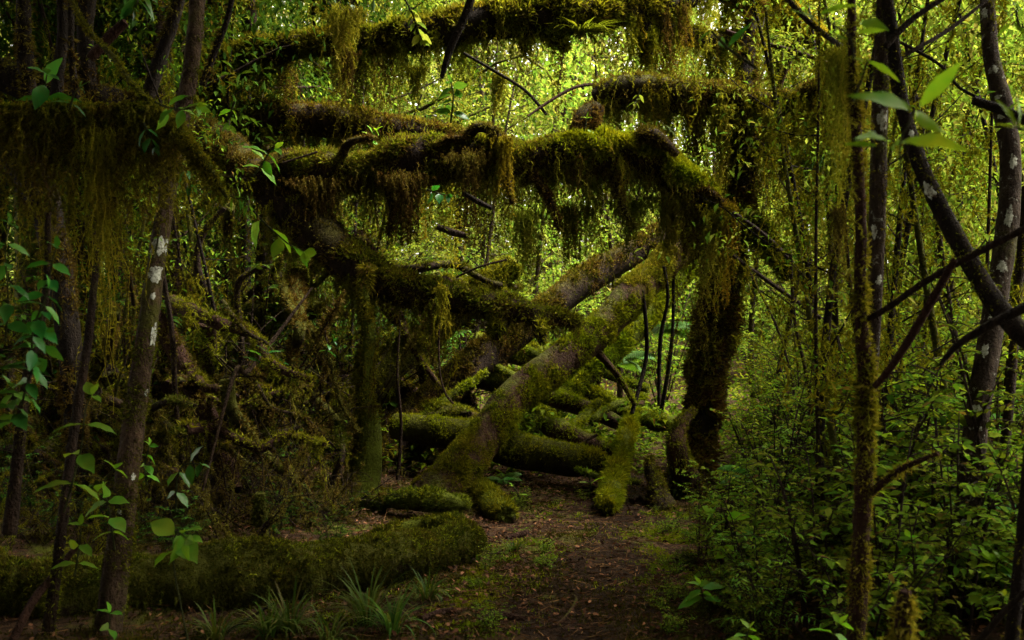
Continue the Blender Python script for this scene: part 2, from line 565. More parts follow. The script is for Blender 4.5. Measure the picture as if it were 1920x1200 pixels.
def strands(start, length, sway=0.045, nseg=10, width=0.0028, leaflet=0.02, per=4):
    """hanging moss: a thin ribbon with leaflets all along it"""
    n = len(start)
    t = np.linspace(0, 1, nseg + 1)
    L = np.broadcast_to(length, (n,))
    step = rng.normal(size=(n, nseg + 1, 3)) * sway * np.sqrt(L)[:, None, None]
    step[:, 0] = 0
    step[:, :, 2] *= 0.2
    P = start[:, None] + np.cumsum(step, 1) * 0.7
    P[:, :, 2] -= L[:, None] * t[None]
    a = rng.uniform(0, np.pi, n)
    side = np.stack([np.cos(a), np.sin(a), np.zeros(n)], -1)[:, None]
    w = (width * (1 - 0.7 * t))[None, :, None]
    V = np.concatenate([P - side * w, P + side * w], 2).reshape(n, nseg + 1, 2, 3)
    base = (np.arange(n) * (nseg + 1) * 2)[:, None] + (np.arange(nseg) * 2)[None]
    f = np.stack([base, base + 1, base + 3, base + 2], -1).reshape(-1, 4)
    out = [(V.reshape(-1, 3), f)]
    if per:
        k = rng.integers(0, nseg, (n, nseg * per))
        u = rng.uniform(0, 1, (n, nseg * per, 1))
        ii = np.arange(n)[:, None]
        pp = P[ii, k] * (1 - u) + P[ii, k + 1] * u
        pp = pp.reshape(-1, 3)
        dd = rng.normal(size=pp.shape) + np.array([0, 0, -0.5])
        fall = np.repeat(np.clip(L / 0.4, 0.5, 1.2), nseg * per)
        ll = leaflet * rng.uniform(0.5, 1.5, len(pp)) * fall
        out.append(blades(pp, dd, ll, ll * 0.4))
    return out


def beard_parts(c, L, spread, n, **kw):
    """a tapering bunch of strands hanging from about the point c; spread (sx, sy)"""
    g = rng.normal(size=(n, 2)) * 0.6
    st = np.repeat(np.asarray(c, float)[None], n, 0)
    st[:, 0] += g[:, 0] * spread[0]
    st[:, 1] += g[:, 1] * spread[1]
    st[:, 2] += rng.normal(size=n) * 0.02
    fall = np.exp(-1.1 * g[:, 0] ** 2 * 2)
    ln = L * np.clip(fall, 0.12, 1) * (0.12 + 0.95 * rng.uniform(0, 1, n) ** 1.5)
    return strands(st, ln, **kw)


def skirt(tube, nb, L, n=7, smin=0.0, smax=1.0, spread=0.05, side=1.1, power=2.2, **kw):
    """bunches of hanging moss along the underside and sides of a tube"""
    out = []
    s = rng.uniform(smin, smax, nb)
    th0 = np.linspace(0, 2 * np.pi, 24, endpoint=False)
    for k in range(nb):
        nz = tube.nrm(np.full(24, s[k]), th0)[:, 2]
        ok = th0[nz < side * rng.uniform(-0.6, 0.75)]
        if len(ok) == 0: continue
        th = rng.choice(ok)
        c = tube.pos(np.array([s[k]]), np.array([th]), -0.01)[0]
        ll = L * (0.12 + 1.2 * rng.uniform(0, 1) ** power) * max(0.2, 1 + 0.9 * noise(c, 2.2, 8) + 0.4 * noise(c, 7.0, 9))
        out += beard_parts(c, ll, (spread, spread), n, **kw)
    return out


def lichen_patch(tube, s, th, size, seed):
    """a thin crust with a ragged outline lying on the bark"""
    r = np.random.default_rng(seed)
    n, m = 48, 4
    ph = np.arange(n) / n * 2 * np.pi
    rad = 1 + 0.12 * np.sin(ph * 2 + r.uniform(0, 6)) + 0.1 * np.sin(ph * 3 + r.uniform(0, 6)) + 0.13 * np.sin(ph * 5 + r.uniform(0, 6)) + 0.1 * np.sin(ph * 9 + r.uniform(0, 6)) + 0.08 * np.sin(ph * 15 + r.uniform(0, 6))
    rr = np.linspace(0, 1, m + 1)[1:]
    R0 = tube.interp(tube.R, np.array([s]))[0]
    ds = size[1] / tube.len
    dt = size[0] / R0
    S = s + (rr[:, None] * rad[None] * np.sin(ph)[None]) * ds
    TH = th + (rr[:, None] * rad[None] * np.cos(ph)[None]) * dt
    off = 0.0022 * (1 - rr[:, None] ** 4) + 0.0004 + 0 * S
    v = np.stack([tube.pos(S[i], TH[i], off[i]) for i in range(m)]).reshape(-1, 3)
    c = tube.pos(np.array([s]), np.array([th]), 0.003)
    v = np.concatenate([v, c])
    j = np.arange(n); k = (j + 1) % n
    q = np.concatenate([np.stack([a * n + j, a * n + k, (a + 1) * n + k, (a + 1) * n + j], -1) for a in range(m - 1)])
    t = np.stack([j, k, np.full(n, m * n)], -1)
    return [(v, q[:, ::-1]), (v, t[:, ::-1])]


def cam_angle(tube, s):
    """angle round the tube that faces the camera"""
    th = np.linspace(0, 2 * np.pi, 72, endpoint=False)
    nr = tube.nrm(np.full(72, s), th)
    c = tube.interp(tube.C, np.array([s]))[0]
    v = norm(np.array([0, 0, CAMZ]) - c)
    return th[np.argmax(nr @ v)]


def ground_z(x, y):
    x = np.asarray(x, float); y = np.asarray(y, float)
    p = np.stack([x, y, np.zeros_like(x)], -1)
    bank = 0.22 * np.clip((np.abs(x - 0.3) - 1.0) / 2.5, 0, 1) * np.clip((y - 2) / 6, 0, 1)
    far = 0.035 * np.clip(y - 11, 0, 60)
    near = 0.05 * fbm(p, 0.9, 11, 3) + 0.015 * noise(p, 6.0, 12)
    wide = 0.5 * np.clip((np.hypot(x, y - 8) - 12) / 20, 0, 1) * noise(p, 0.12, 14)
    return near + bank + far + wide


# ------------------------------------------------------------------ things: trunks and logs
TUBES = {}


def log_thing(name, label, cat, pts, mat, coat=None, hang=None, coat_mat='moss', hang_mat='beard', stubs=(), body='trunk',
              lump=0.12, lfreq=3.0, seed=0, group=None, lichens=(), stub_mat=None):
    t = px_tube(pts, lump=lump, lfreq=lfreq, seed=seed)
    TUBES[label] = t
    root = empty(name, t.C[0], label, cat, group)
    obj(body, t.mesh(), M[mat], root)
    if coat:
        cs = coat if isinstance(coat, list) else [coat]
        for c in cs:
            c = dict(c)
            mm = c.pop('mat', coat_mat)
            nm = c.pop('name', 'moss')
            obj(nm, [moss_coat(t, **c)], M[mm], root, smooth=False)
    if hang:
        hs = hang if isinstance(hang, list) else [hang]
        for h in hs:
            h = dict(h)
            mm = h.pop('mat', hang_mat)
            pr = skirt(t, **h)
            if pr:
                obj('hanging_moss', pr, M[mm], root, smooth=False)
    for st in stubs:
        q = px_tube(st, lump=0.15, seed=seed + 3, dens=60)
        ob = obj('branch', q.mesh(), M[stub_mat or mat], root)
        if coat:
            c = dict(cs[0]); mm = c.pop('mat', coat_mat); c.pop('name', None)
            c.pop('smin', None); c.pop('smax', None); c['patch'] = c.get('patch', 0) + 0.4
            v, f = moss_coat(q, **c)
            if len(f):
                m_ = make_mesh('moss', [(v - np.array(root['_o']), f)], False)
                m_.materials.append(M[mm])
                mo = bpy.data.objects.new('moss', m_)
                COL.objects.link(mo); mo.parent = ob
    for i, (s, w, h, da) in enumerate(lichens):
        th = cam_angle(t, s) + da
        obj('lichen_patch', lichen_patch(t, s, th, (w, h), seed + i), M['lichen'], root)
    return root, t


def simple(name, label, cat, pts, mat, group=None, coat=None, coat_mat='moss', lump=0.1, seed=0):
    t = px_tube(pts, lump=lump, seed=seed, dens=100)
    if coat is None:
        o = obj(name, t.mesh(), M[mat], None, t.C[0])
        tag(o, label, cat, group)
        return o
    e = empty(name, t.C[0], label, cat, group)
    obj('stem', t.mesh(), M[mat], e)
    obj('moss', [moss_coat(t, **coat)], M[coat_mat], e, smooth=False)
    return e

# ------------------------------------------------------------------ ground, path, litter
def build_ground():
    n = 260
    u = np.linspace(-1, 1, n)
    xs = np.sinh(u * 4.2) / np.sinh(4.2) * 120
    v = np.linspace(0, 1, n + 120)
    ys = -14 + (np.sinh((v - 0.22) * 5.0) - np.sinh(-0.22 * 5.0)) / (np.sinh(0.78 * 5.0) - np.sinh(-0.22 * 5.0)) * 150
    X, Y = np.meshgrid(xs + 0.2, ys, indexing='ij')
    Z = ground_z(X, Y)
    V = np.stack([X, Y, Z], -1).reshape(-1, 3)
    m = len(ys)
    a = np.arange(n - 1)[:, None] * m + np.arange(m - 1)[None]
    f = np.stack([a, a + m, a + m + 1, a + 1], -1).reshape(-1, 4)
    tag(obj('ground', [(V, f)], M['ground']), 'brown forest floor of leaf litter and moss', None, None, 'structure')


def path_x(y):
    return np.interp(y, [-3, 2, 4.4, 5.5, 7.0, 8.0, 9.5], [-0.1, 0.15, 0.30, 0.5, 0.70, 0.95, 1.5])


def build_path():
    ny, nx = 150, 24
    y = np.linspace(-2, 8.6, ny)
    w = np.linspace(-1, 1, nx)
    edge = 0.34 + 0.16 * noise(np.stack([y * 0 + 3, y, y * 0], -1), 1.7, 3) - 0.06 * np.clip(y - 5, 0, 4)
    rag = 0.05 * noise(np.stack([y * 0, y, y * 0], -1), 7, 4)
    X = path_x(y)[:, None] + w[None] * (edge + rag)[:, None]
    Y = y[:, None] + 0 * X
    Z = ground_z(X, Y) + 0.012 * (1 - np.abs(w[None]) ** 3) - 0.004
    V = np.stack([X, Y, Z], -1).reshape(-1, 3)
    a = np.arange(ny - 1)[:, None] * nx + np.arange(nx - 1)[None]
    f = np.stack([a, a + 1, a + nx + 1, a + nx], -1).reshape(-1, 4)
    tag(obj('path', [(V, f)], M['path']), 'dark damp trodden earth path', None, None, 'structure')


def build_litter():
    n = 46000
    y = 2.6 + 9 * rng.uniform(0, 1, n) ** 1.5
    x = rng.normal(size=n) * (0.9 + 0.12 * y) + 0.1
    on = np.abs(x - path_x(y)) < 0.3
    keep = ~on | (rng.uniform(size=n) < 0.4)
    keep &= fbm(np.stack([x, y, x * 0], -1), 2.2, 77, 3) + rng.uniform(-0.5, 0.6, n) > 0
    x, y = x[keep], y[keep]
    p = np.stack([x, y, ground_z(x, y) + rng.uniform(0.008, 0.03, len(x))], -1)
    d = rng.normal(size=p.shape); d[:, 2] = rng.normal(size=len(p)) * 0.25
    o = obj('leaf_litter', [leaves(p, d, rng.uniform(0.014, 0.04, len(p)), 'mid', rng.normal(size=len(p)) * 0.5)], M['litter'])
    tag(o, 'brown dead leaves scattered over the forest floor', None, None, 'stuff')
    n = 20000                                   # needles and bits of twig
    y = 2.6 + 7 * rng.uniform(0, 1, n) ** 1.4
    x = rng.normal(size=n) * (0.8 + 0.1 * y) + 0.2
    p = np.stack([x, y, ground_z(x, y) + rng.uniform(0.008, 0.02, n)], -1)
    d = rng.normal(size=p.shape); d[:, 2] *= 0.12
    o = obj('twig_litter', [blades(p, d, rng.uniform(0.03, 0.14, n), 0.005)], M['litter'], smooth=False)
    tag(o, 'fine twig litter and needles on the forest floor', None, None, 'stuff')


def build_ground_moss():
    n = 130000
    y = 2.8 + 9 * rng.uniform(0, 1, n) ** 1.3
    x = rng.normal(size=n) * (0.9 + 0.15 * y) + 0.2
    p = np.stack([x, y, ground_z(x, y)], -1)
    k = fbm(p, 1.9, 21, 3) + 0.25 * rng.normal(size=n) + 0.35 * np.clip((-x - 0.5) / 1.0, 0, 1) + 0.45 * np.clip(np.abs(x - path_x(y)) - 0.5, -0.4, 0.25) - 0.12
    p = p[k > 0]
    pp = np.repeat(p, 3, 0) + rng.normal(size=(len(p) * 3, 3)) * np.array([0.012, 0.012, 0.002])
    d = rng.normal(size=pp.shape) * 0.8 + np.array([0, 0, 0.8])
    L = rng.uniform(0.012, 0.032, len(pp))
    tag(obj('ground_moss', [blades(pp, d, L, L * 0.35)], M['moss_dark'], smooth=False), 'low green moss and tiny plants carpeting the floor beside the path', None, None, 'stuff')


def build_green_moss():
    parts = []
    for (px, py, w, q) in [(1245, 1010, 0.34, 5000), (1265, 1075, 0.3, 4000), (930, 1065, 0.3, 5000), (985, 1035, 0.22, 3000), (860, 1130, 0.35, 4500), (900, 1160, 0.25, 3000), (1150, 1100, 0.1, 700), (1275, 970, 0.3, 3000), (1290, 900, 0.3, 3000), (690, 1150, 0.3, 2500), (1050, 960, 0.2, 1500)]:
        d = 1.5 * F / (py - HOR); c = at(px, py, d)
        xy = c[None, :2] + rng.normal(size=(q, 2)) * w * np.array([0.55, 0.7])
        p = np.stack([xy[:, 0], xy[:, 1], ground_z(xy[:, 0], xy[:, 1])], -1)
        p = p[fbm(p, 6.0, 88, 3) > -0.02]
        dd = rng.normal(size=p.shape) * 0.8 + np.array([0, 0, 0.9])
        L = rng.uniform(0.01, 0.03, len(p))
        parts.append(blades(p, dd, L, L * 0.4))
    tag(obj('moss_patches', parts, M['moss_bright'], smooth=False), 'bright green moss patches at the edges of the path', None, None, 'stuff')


build_ground(); build_green_moss(); build_path(); build_litter(); build_ground_moss()

# ------------------------------------------------------------------ fallen trunks of the tangle
FUR = dict(dens=2600, size=0.045, up=0.8, patch=0.05)
THIN = dict(dens=2200, size=0.035, up=0.9, patch=-0.15)

arch, tA = log_thing('fallen_tree', 'thickest shaggy trunk arching over the path with its mossy bend at the pillar', 'fallen tree',
    [(330, 240, 8.9, 40), (420, 285, 8.6, 40), (480, 332, 8.3, 34), (600, 322, 8.1, 40), (690, 318, 8.05, 32), (780, 300, 8.0, 40), (900, 296, 7.9, 36), (990, 306, 7.9, 33), (1080, 292, 7.9, 42),
     (1180, 288, 7.9, 36), (1255, 318, 7.9, 32), (1318, 378, 7.95, 25), (1362, 440, 8.0, 13)],
    'brown_moss_bark',
    coat=[dict(dens=3600, size=0.042, up=0.5, patch=0.1, mat='moss_brown', smax=0.75), dict(dens=4600, size=0.042, up=1.0, patch=-0.2, mat='moss', smin=0.3),
          dict(dens=6500, size=0.042, up=0.9, patch=0.0, mat='moss_bright', smin=0.7, smax=1.0, width=0.4)],
    hang=[dict(nb=260, L=0.6, n=8, smin=0.1, smax=0.9, mat='moss_brown', spread=0.06), dict(nb=260, L=0.85, n=8, smin=0.3, smax=0.98, mat='beard', spread=0.05),
          dict(nb=120, L=0.8, n=8, smin=0.4, smax=0.97, mat='moss', spread=0.06)],
    stubs=[[(640, 300, 8.0, 10), (655, 268, 7.9, 7), (700, 258, 7.85, 4)], [(810, 285, 7.9, 9), (845, 262, 7.8, 6), (880, 258, 7.75, 3)], [(1000, 325, 7.8, 9), (1030, 372, 7.7, 6), (1050, 430, 7.65, 3)], [(720, 340, 7.9, 8), (735, 390, 7.8, 6), (728, 440, 7.75, 3)],
           [(1290, 350, 7.85, 10), (1330, 360, 7.8, 7), (1375, 405, 7.75, 4), (1385, 470, 7.75, 2)], [(1150, 320, 7.8, 9), (1165, 380, 7.7, 6), (1190, 430, 7.7, 3)], [(540, 345, 8.1, 9), (570, 385, 8.0, 6), (560, 430, 7.95, 3)],
           [(870, 265, 7.85, 14), (895, 240, 7.75, 9), (930, 250, 7.7, 8), (945, 300, 7.65, 6), (960, 380, 7.6, 4)],
           [(1085, 270, 7.95, 26), (1100, 225, 8.0, 24), (1120, 200, 8.05, 15)],
           [(1190, 270, 7.85, 20), (1225, 255, 7.75, 14), (1270, 290, 7.7, 6)]],
    lump=0.34, seed=1)

log_thing('fallen_tree', 'dark shaggy trunk slanting down from the arch to a mossy tip on the leaning trunk', 'fallen tree',
    [(500, 340, 8.3, 40), (580, 420, 8.0, 42), (650, 485, 7.8, 36), (740, 540, 7.65, 33), (850, 560, 7.55, 27), (960, 580, 7.5, 24), (1035, 596, 7.5, 16), (1088, 603, 7.5, 7)],
    'brown_moss_bark', coat=[dict(dens=2600, size=0.045, up=0.9, patch=-0.2, mat='moss', smin=0.35), dict(dens=2200, size=0.045, up=0.3, patch=0.05, mat='moss_brown')],
    hang=[dict(nb=140, L=0.42, n=7, mat='moss_brown'), dict(nb=80, L=0.4, n=7, smin=0.4, mat='moss')],
    stubs=[[(945, 585, 7.5, 20), (935, 612, 7.45, 17), (928, 634, 7.4, 8)], [(1005, 590, 7.5, 16), (1012, 618, 7.4, 14), (1018, 645, 7.35, 7)]], seed=2)

lean, tC = log_thing('leaning_tree', 'big leaning trunk with brown bark and mossy back rising from the path', 'leaning tree',
    [(770, 1010, 7.35, 56), (818, 945, 7.5, 58), (858, 885, 7.7, 42), (905, 825, 7.95, 36), (955, 755, 8.2, 34), (1040, 685, 8.55, 34), (1110, 632, 8.8, 33), (1180, 560, 9.1, 31), (1240, 500, 9.4, 29), (1300, 440, 9.7, 30), (1350, 370, 10.1, 26), (1400, 270, 10.5, 22)],
    'bare_bark', coat=[dict(dens=4200, size=0.032, up=0.5, patch=-0.45, mat='moss_bright', smin=0.2, bias=(0.9, -0.1, 0)), dict(dens=3000, size=0.03, up=0.5, patch=-0.05, mat='moss', smax=0.2), dict(dens=2600, size=0.03, up=0.3, patch=-0.4, mat='moss', smin=0.2, bias=(0.4, 0, 0.3)),
                       dict(dens=3600, size=0.035, up=0.4, patch=0.15, mat='moss_brown', smin=0.6, smax=0.95), dict(dens=3000, size=0.035, up=0.6, patch=0.1, mat='beard', smin=0.55, smax=0.9)],
    hang=[dict(nb=60, L=0.13, n=6, smin=0.3, mat='moss')],
    stubs=[[(1110, 650, 8.75, 9), (1155, 700, 8.75, 6), (1190, 758, 8.8, 4)]], seed=3, lump=0.14)

log_thing('leaning_tree', 'bright green mossy trunk leaning parallel just behind the big bare-barked leaning trunk', 'leaning tree',
    [(960, 815, 9.2, 30), (1060, 735, 9.6, 28), (1115, 680, 9.8, 27), (1180, 622, 10.1, 28), (1232, 565, 10.4, 26), (1290, 490, 10.8, 24), (1350, 400, 11.2, 20)],
    'green_bark', coat=dict(dens=4200, size=0.04, up=0.7, patch=0.2, mat='moss_bright'), hang=dict(nb=40, L=0.12, n=6, mat='moss'), seed=4)

log_thing('leaning_tree', 'dark bare trunk leaning behind the tangle from the shadow up to the light', 'leaning tree',
    [(640, 930, 8.6, 40), (700, 865, 8.9, 38), (800, 765, 9.3, 35), (890, 685, 9.6, 33), (1000, 600, 10.0, 28), (1100, 525, 10.4, 28), (1200, 465, 10.8, 24), (1300, 400, 11.2, 22)],
    'brown_moss_bark', coat=[dict(FUR, mat='moss_brown'), dict(THIN, mat='moss', patch=-0.3)], hang=dict(nb=50, L=0.35, n=6, smin=0.4, mat='moss_brown'), seed=5)

log_thing('leaning_tree', 'mossy trunk leaning in deep shade under the dark slanting trunk', 'leaning tree',
    [(600, 820, 8.8, 30), (690, 725, 9.0, 32), (770, 650, 9.2, 32), (860, 580, 9.4, 28), (960, 500, 9.7, 24)],
    'mossy_bark', coat=dict(FUR, patch=0.0, mat='moss'), hang=dict(nb=40, L=0.2, n=6, mat='moss'), seed=6)

log_thing('tree_stump', 'green mossy upright snag at the edge of the dark hollow', 'snag',
    [(668, 950, 7.45, 50), (684, 885, 7.5, 32), (694, 810, 7.5, 23), (680, 720, 7.5, 16), (692, 640, 7.5, 13), (682, 560, 7.5, 10), (690, 500, 7.5, 6)],
    'green_bark', coat=[dict(dens=3600, size=0.042, up=0.2, patch=-0.05, mat='moss'), dict(dens=2000, size=0.04, up=0.1, patch=-0.2, mat='moss_brown')], hang=[dict(nb=60, L=0.5, n=6, smin=0.3, mat='moss'), dict(nb=40, L=0.4, n=6, smin=0.1, mat='moss_brown')], seed=7, lump=0.3)

_, tR = log_thing('fallen_tree', 'shaggy brown mossy trunk lying level behind the arching trunk', 'fallen tree',
    [(300, 212, 9.4, 26), (420, 222, 9.4, 30), (600, 226, 9.4, 30), (740, 246, 9.4, 26), (850, 262, 9.4, 20), (900, 275, 9.4, 12)],
    'brown_moss_bark', coat=[dict(dens=2400, size=0.05, up=0.7, patch=0.1, mat='moss_brown'), dict(dens=1500, size=0.05, up=1.2, patch=-0.4, mat='moss')],
    hang=[dict(nb=160, L=0.7, n=8, mat='moss_brown', spread=0.06), dict(nb=90, L=0.8, n=8, mat='beard')], seed=8)

log_thing('mossy_branch', 'dark leafy bough sagging across the top of the picture above the arch', 'branch',
    [(330, 175, 9.6, 36), (400, 140, 9.4, 40), (470, 108, 9.3, 30), (570, 86, 9.2, 22), (700, 76, 9.1, 26), (830, 58, 9.0, 30), (950, 38, 9.0, 34), (1060, 28, 9.0, 38), (1150, 20, 9.1, 30), (1260, 5, 9.3, 22), (1340, -30, 9.6, 18)],
    'dark_bark', coat=[dict(dens=3000, size=0.06, up=0.5, patch=0.0, mat='moss'), dict(dens=1300, size=0.06, up=0.3, patch=0.0, mat='moss_brown')],
    hang=[dict(nb=160, L=0.5, n=8, smin=0.2, mat='moss'), dict(nb=120, L=0.9, n=7, smin=0.1, mat='beard')],
    stubs=[[(1010, 40, 9.0, 18), (1040, 70, 8.9, 12), (1060, 95, 8.9, 6)], [(985, 50, 9.0, 9), (980, 80, 9.0, 6), (985, 105, 9.0, 3)],
           [(1205, 20, 9.2, 16), (1212, 70, 9.15, 14), (1212, 118, 9.15, 10)]], seed=9)

log_thing('mossy_branch', 'brown shaggy bough level at the right of the arch ending behind the mossy pole', 'branch',
    [(1120, 190, 8.7, 26), (1180, 172, 8.6, 32), (1260, 180, 8.5, 32), (1340, 186, 8.45, 28), (1420, 194, 8.4, 22), (1490, 186, 8.3, 18), (1560, 158, 8.2, 16), (1640, 120, 8.1, 12)],
    'brown_moss_bark', coat=[dict(dens=3000, size=0.055, up=0.4, patch=0.05, mat='moss_brown'), dict(dens=1500, size=0.045, up=1.2, patch=-0.5, mat='moss')],
    hang=[dict(nb=130, L=0.45, n=8, smax=0.8, mat='moss_brown'), dict(nb=110, L=0.85, n=8, smax=0.9, mat='beard')], seed=10)

log_thing('mossy_branch', 'yellow mossy limb slanting down from the bright upper corner', 'branch',
    [(1290, -60, 10.0, 30), (1400, -10, 9.9, 30), (1460, 25, 9.8, 28), (1510, 60, 9.7, 24), (1560, 95, 9.6, 18), (1620, 150, 9.5, 12)],
    'mossy_bark', coat=dict(dens=3600, size=0.055, up=0.8, patch=0.1, mat='beard_gold'), hang=dict(nb=60, L=0.4, n=8, mat='beard'), seed=11)

log_thing('mossy_branch', 'dark mossy limb curving behind the level brown bough', 'branch',
    [(1090, -30, 9.4, 22), (1180, 20, 9.5, 22), (1260, 60, 9.6, 20), (1340, 75, 9.8, 16), (1400, 70, 10, 12)],
    'dark_bark', coat=dict(FUR, mat='moss'), hang=dict(nb=60, L=0.5, n=8, mat='beard'), seed=12)

log_thing('tree', 'dark shaggy mossy tree standing like a pillar where the arch comes down', 'tree',
    [(1275, 945, 7.6, 46), (1300, 860, 7.9, 34), (1318, 740, 8.1, 31), (1335, 640, 8.2, 34), (1350, 560, 8.25, 32), (1372, 450, 8.3, 22), (1392, 330, 8.4, 22), (1395, 230, 8.5, 19), (1400, 120, 8.7, 14), (1420, -40, 9.0, 11)],
    'dark_bark', coat=[dict(dens=2400, size=0.06, up=0.2, patch=-0.05, mat='moss'), dict(dens=2200, size=0.07, up=0.1, patch=0.05, mat='moss_brown')],
    hang=[dict(nb=190, L=0.75, n=8, smin=0.2, smax=0.9, mat='moss', spread=0.08), dict(nb=120, L=0.8, n=8, smin=0.3, smax=0.9, mat='moss_brown', spread=0.08)],
    stubs=[[(1385, 400, 8.3, 20), (1430, 440, 8.2, 18), (1480, 520, 8.1, 12)]], lump=0.22, seed=13)

log_thing('mossy_branch', 'sunlit golden moss limb drooping toward the hanging grass tuft', 'branch',
    [(1380, 290, 9.0, 14), (1440, 260, 8.9, 22), (1500, 235, 8.8, 26), (1570, 215, 8.6, 22), (1640, 205, 8.5, 14)],
    'mossy_bark', coat=[dict(dens=5200, size=0.07, up=0.9, patch=0.2, mat='beard_gold'), dict(dens=1500, size=0.06, up=0.0, patch=0.0, mat='moss_brown')],
    hang=dict(nb=70, L=0.35, n=9, mat='beard_gold'),
    stubs=[[(1470, 255, 8.8, 18), (1475, 300, 8.7, 18), (1475, 330, 8.7, 12)]], seed=14)

# limbs and roots jumbled in the dark hollow
r6 = np.random.default_rng(66)
for k in range(96):
    x0, y0 = r6.uniform(330, 900), r6.uniform(480, 930)
    d0 = r6.uniform(7.7, 9.8)
    if k >= 46:
        x0, y0, d0 = r6.uniform(-40, 640), r6.uniform(620, 960), r6.uniform(6.3, 8.2)
    if x0 > 700: d0 = r6.uniform(9.0, 10.2)
    a = r6.choice([r6.normal(0.15, 0.3), r6.normal(-0.7, 0.35), r6.normal(1.5, 0.3), r6.normal(0.9, 0.3)])
    ln = r6.uniform(120, 330); rad = r6.uniform(4, 15)
    pts = []
    for q in range(5):
        pts.append((x0 + math.cos(a) * ln * (q / 4 - 0.5) + r6.normal() * 12, y0 + math.sin(a) * ln * (q / 4 - 0.5) + r6.normal() * 12, d0 + (q / 4 - 0.5) * r6.normal() * 0.8, rad * (1.1 - 0.17 * q)))
    for q in range(5):
        if pts[q][1] > HOR + 1.45 * F / pts[q][2]:
            pts[q] = (pts[q][0], HOR + 1.45 * F / pts[q][2], pts[q][2], pts[q][3])
    steep = abs(math.sin(a)) > 0.6
    log_thing('mossy_branch', ('slanting mossy limb in the jumble of the dark hollow' if steep else 'fallen mossy limb in the jumble of the dark hollow'), 'branch', pts, ('brown_moss_bark', 'mossy_bark', 'red_bark')[k % 3],
              coat=dict(dens=3200, size=0.035, up=0.7, patch=0.05, mat=('moss_dark', 'moss_brown', 'moss')[k % 3]), hang=dict(nb=16, L=0.22, n=7, mat=('moss_brown', 'moss')[k % 2]), seed=500 + k, lump=0.22,
              group='slanting limbs jumbled in the dark hollow' if steep else 'fallen limbs jumbled in the dark hollow')

# logs on the ground
LOGF = dict(dens=4600, size=0.03, up=1.0, patch=0.05)
log_thing('log', 'thick mossy log crossing under the big leaning trunk with its broken end at the path', 'log',
    [(740, 800, 8.6, 24), (860, 815, 8.4, 30), (960, 842, 8.2, 34), (1050, 860, 8.0, 32), (1110, 868, 7.9, 26), (1140, 872, 7.85, 14)], 'mossy_bark',
    coat=dict(LOGF, mat='moss_bright', patch=-0.1), hang=dict(nb=30, L=0.14, n=6, smin=0.3, mat='moss'), seed=20)
log_thing('log', 'mossy log resting in shadow behind the big leaning trunk', 'log',
    [(790, 765, 9.2, 16), (850, 782, 9.1, 24), (930, 812, 8.9, 22), (1010, 850, 8.6, 12)], 'bare_bark', coat=dict(LOGF, mat='moss', patch=-0.3), seed=21)
log_thing('log', 'short humped green log above the thick crossing log with a stick across it', 'log',
    [(1012, 792, 8.6, 12), (1045, 806, 8.5, 22), (1100, 832, 8.3, 20), (1150, 846, 8.2, 10)], 'bare_bark', coat=dict(LOGF, mat='moss_bright', patch=-0.1), seed=22)
log_thing('log', 'slim green log with a bare dark end pointing down at the mossy upright log', 'log',
    [(1005, 735, 9.2, 16), (1050, 750, 9.1, 18), (1100, 768, 9.0, 16), (1140, 784, 8.95, 14), (1172, 800, 8.9, 11)], 'bare_bark', coat=dict(LOGF, mat='moss_bright', smax=0.7, patch=0.15), seed=23)
log_thing('log', 'thin pole of bright moss sloping highest of the crossing logs', 'log',
    [(1030, 695, 9.8, 14), (1075, 718, 9.7, 14), (1130, 748, 9.6, 15), (1190, 780, 9.4, 15), (1250, 800, 9.2, 12)], 'green_bark', coat=dict(LOGF, mat='moss_bright', patch=0.25), seed=24)
log_thing('log', 'mossy log glimpsed behind the big leaning trunk between two leaning trunks', 'log',
    [(850, 685, 9.9, 20), (900, 705, 9.8, 24), (970, 722, 9.8, 24), (1040, 750, 9.8, 20)], 'green_bark', coat=dict(LOGF, mat='moss', patch=0.2), seed=25)
log_thing('log', 'farthest mossy log in the gap beneath the leaning trunks', 'log',
    [(890, 640, 11.0, 18), (960, 660, 11, 24), (1030, 672, 11, 22), (1080, 690, 11, 16)], 'green_bark', coat=dict(LOGF, mat='moss', patch=0.2), seed=26)
log_thing('log', 'bright mossy log pointing at the viewer with a hollow broken end on the path', 'log',
    [(1186, 780, 8.9, 9), (1176, 815, 8.5, 14), (1166, 855, 8.0, 15), (1150, 900, 7.5, 19), (1140, 940, 7.1, 19), (1136, 956, 7.0, 10)], 'green_bark', coat=[dict(LOGF, dens=6500, size=0.042, mat='moss_bright', patch=0.2), dict(LOGF, dens=2500, size=0.03, mat='moss_brown', patch=-0.2, up=-0.3)], hang=dict(nb=26, L=0.08, n=6, mat='moss_bright'), seed=27, lump=0.4)
log_thing('log', 'short cut log with a dark round end beside the path', 'log',
    [(900, 912, 7.6, 16), (915, 935, 7.3, 25), (932, 955, 7.05, 28), (950, 968, 6.85, 20)], 'green_bark', coat=dict(LOGF, mat='moss', patch=0.05), seed=28)
log_thing('log', 'low flat mossy log behind its twin left of the cut log', 'log',
    [(640, 952, 7.1, 11), (700, 944, 7.0, 17), (760, 938, 6.9, 16), (820, 940, 6.85, 20), (858, 946, 6.8, 19), (880, 952, 6.8, 9)], 'green_bark', coat=[dict(LOGF, size=0.04, mat='moss_dark', patch=0.5, dens=6000), dict(LOGF, size=0.035, mat='moss', patch=-0.5)], lump=0.4, seed=29)
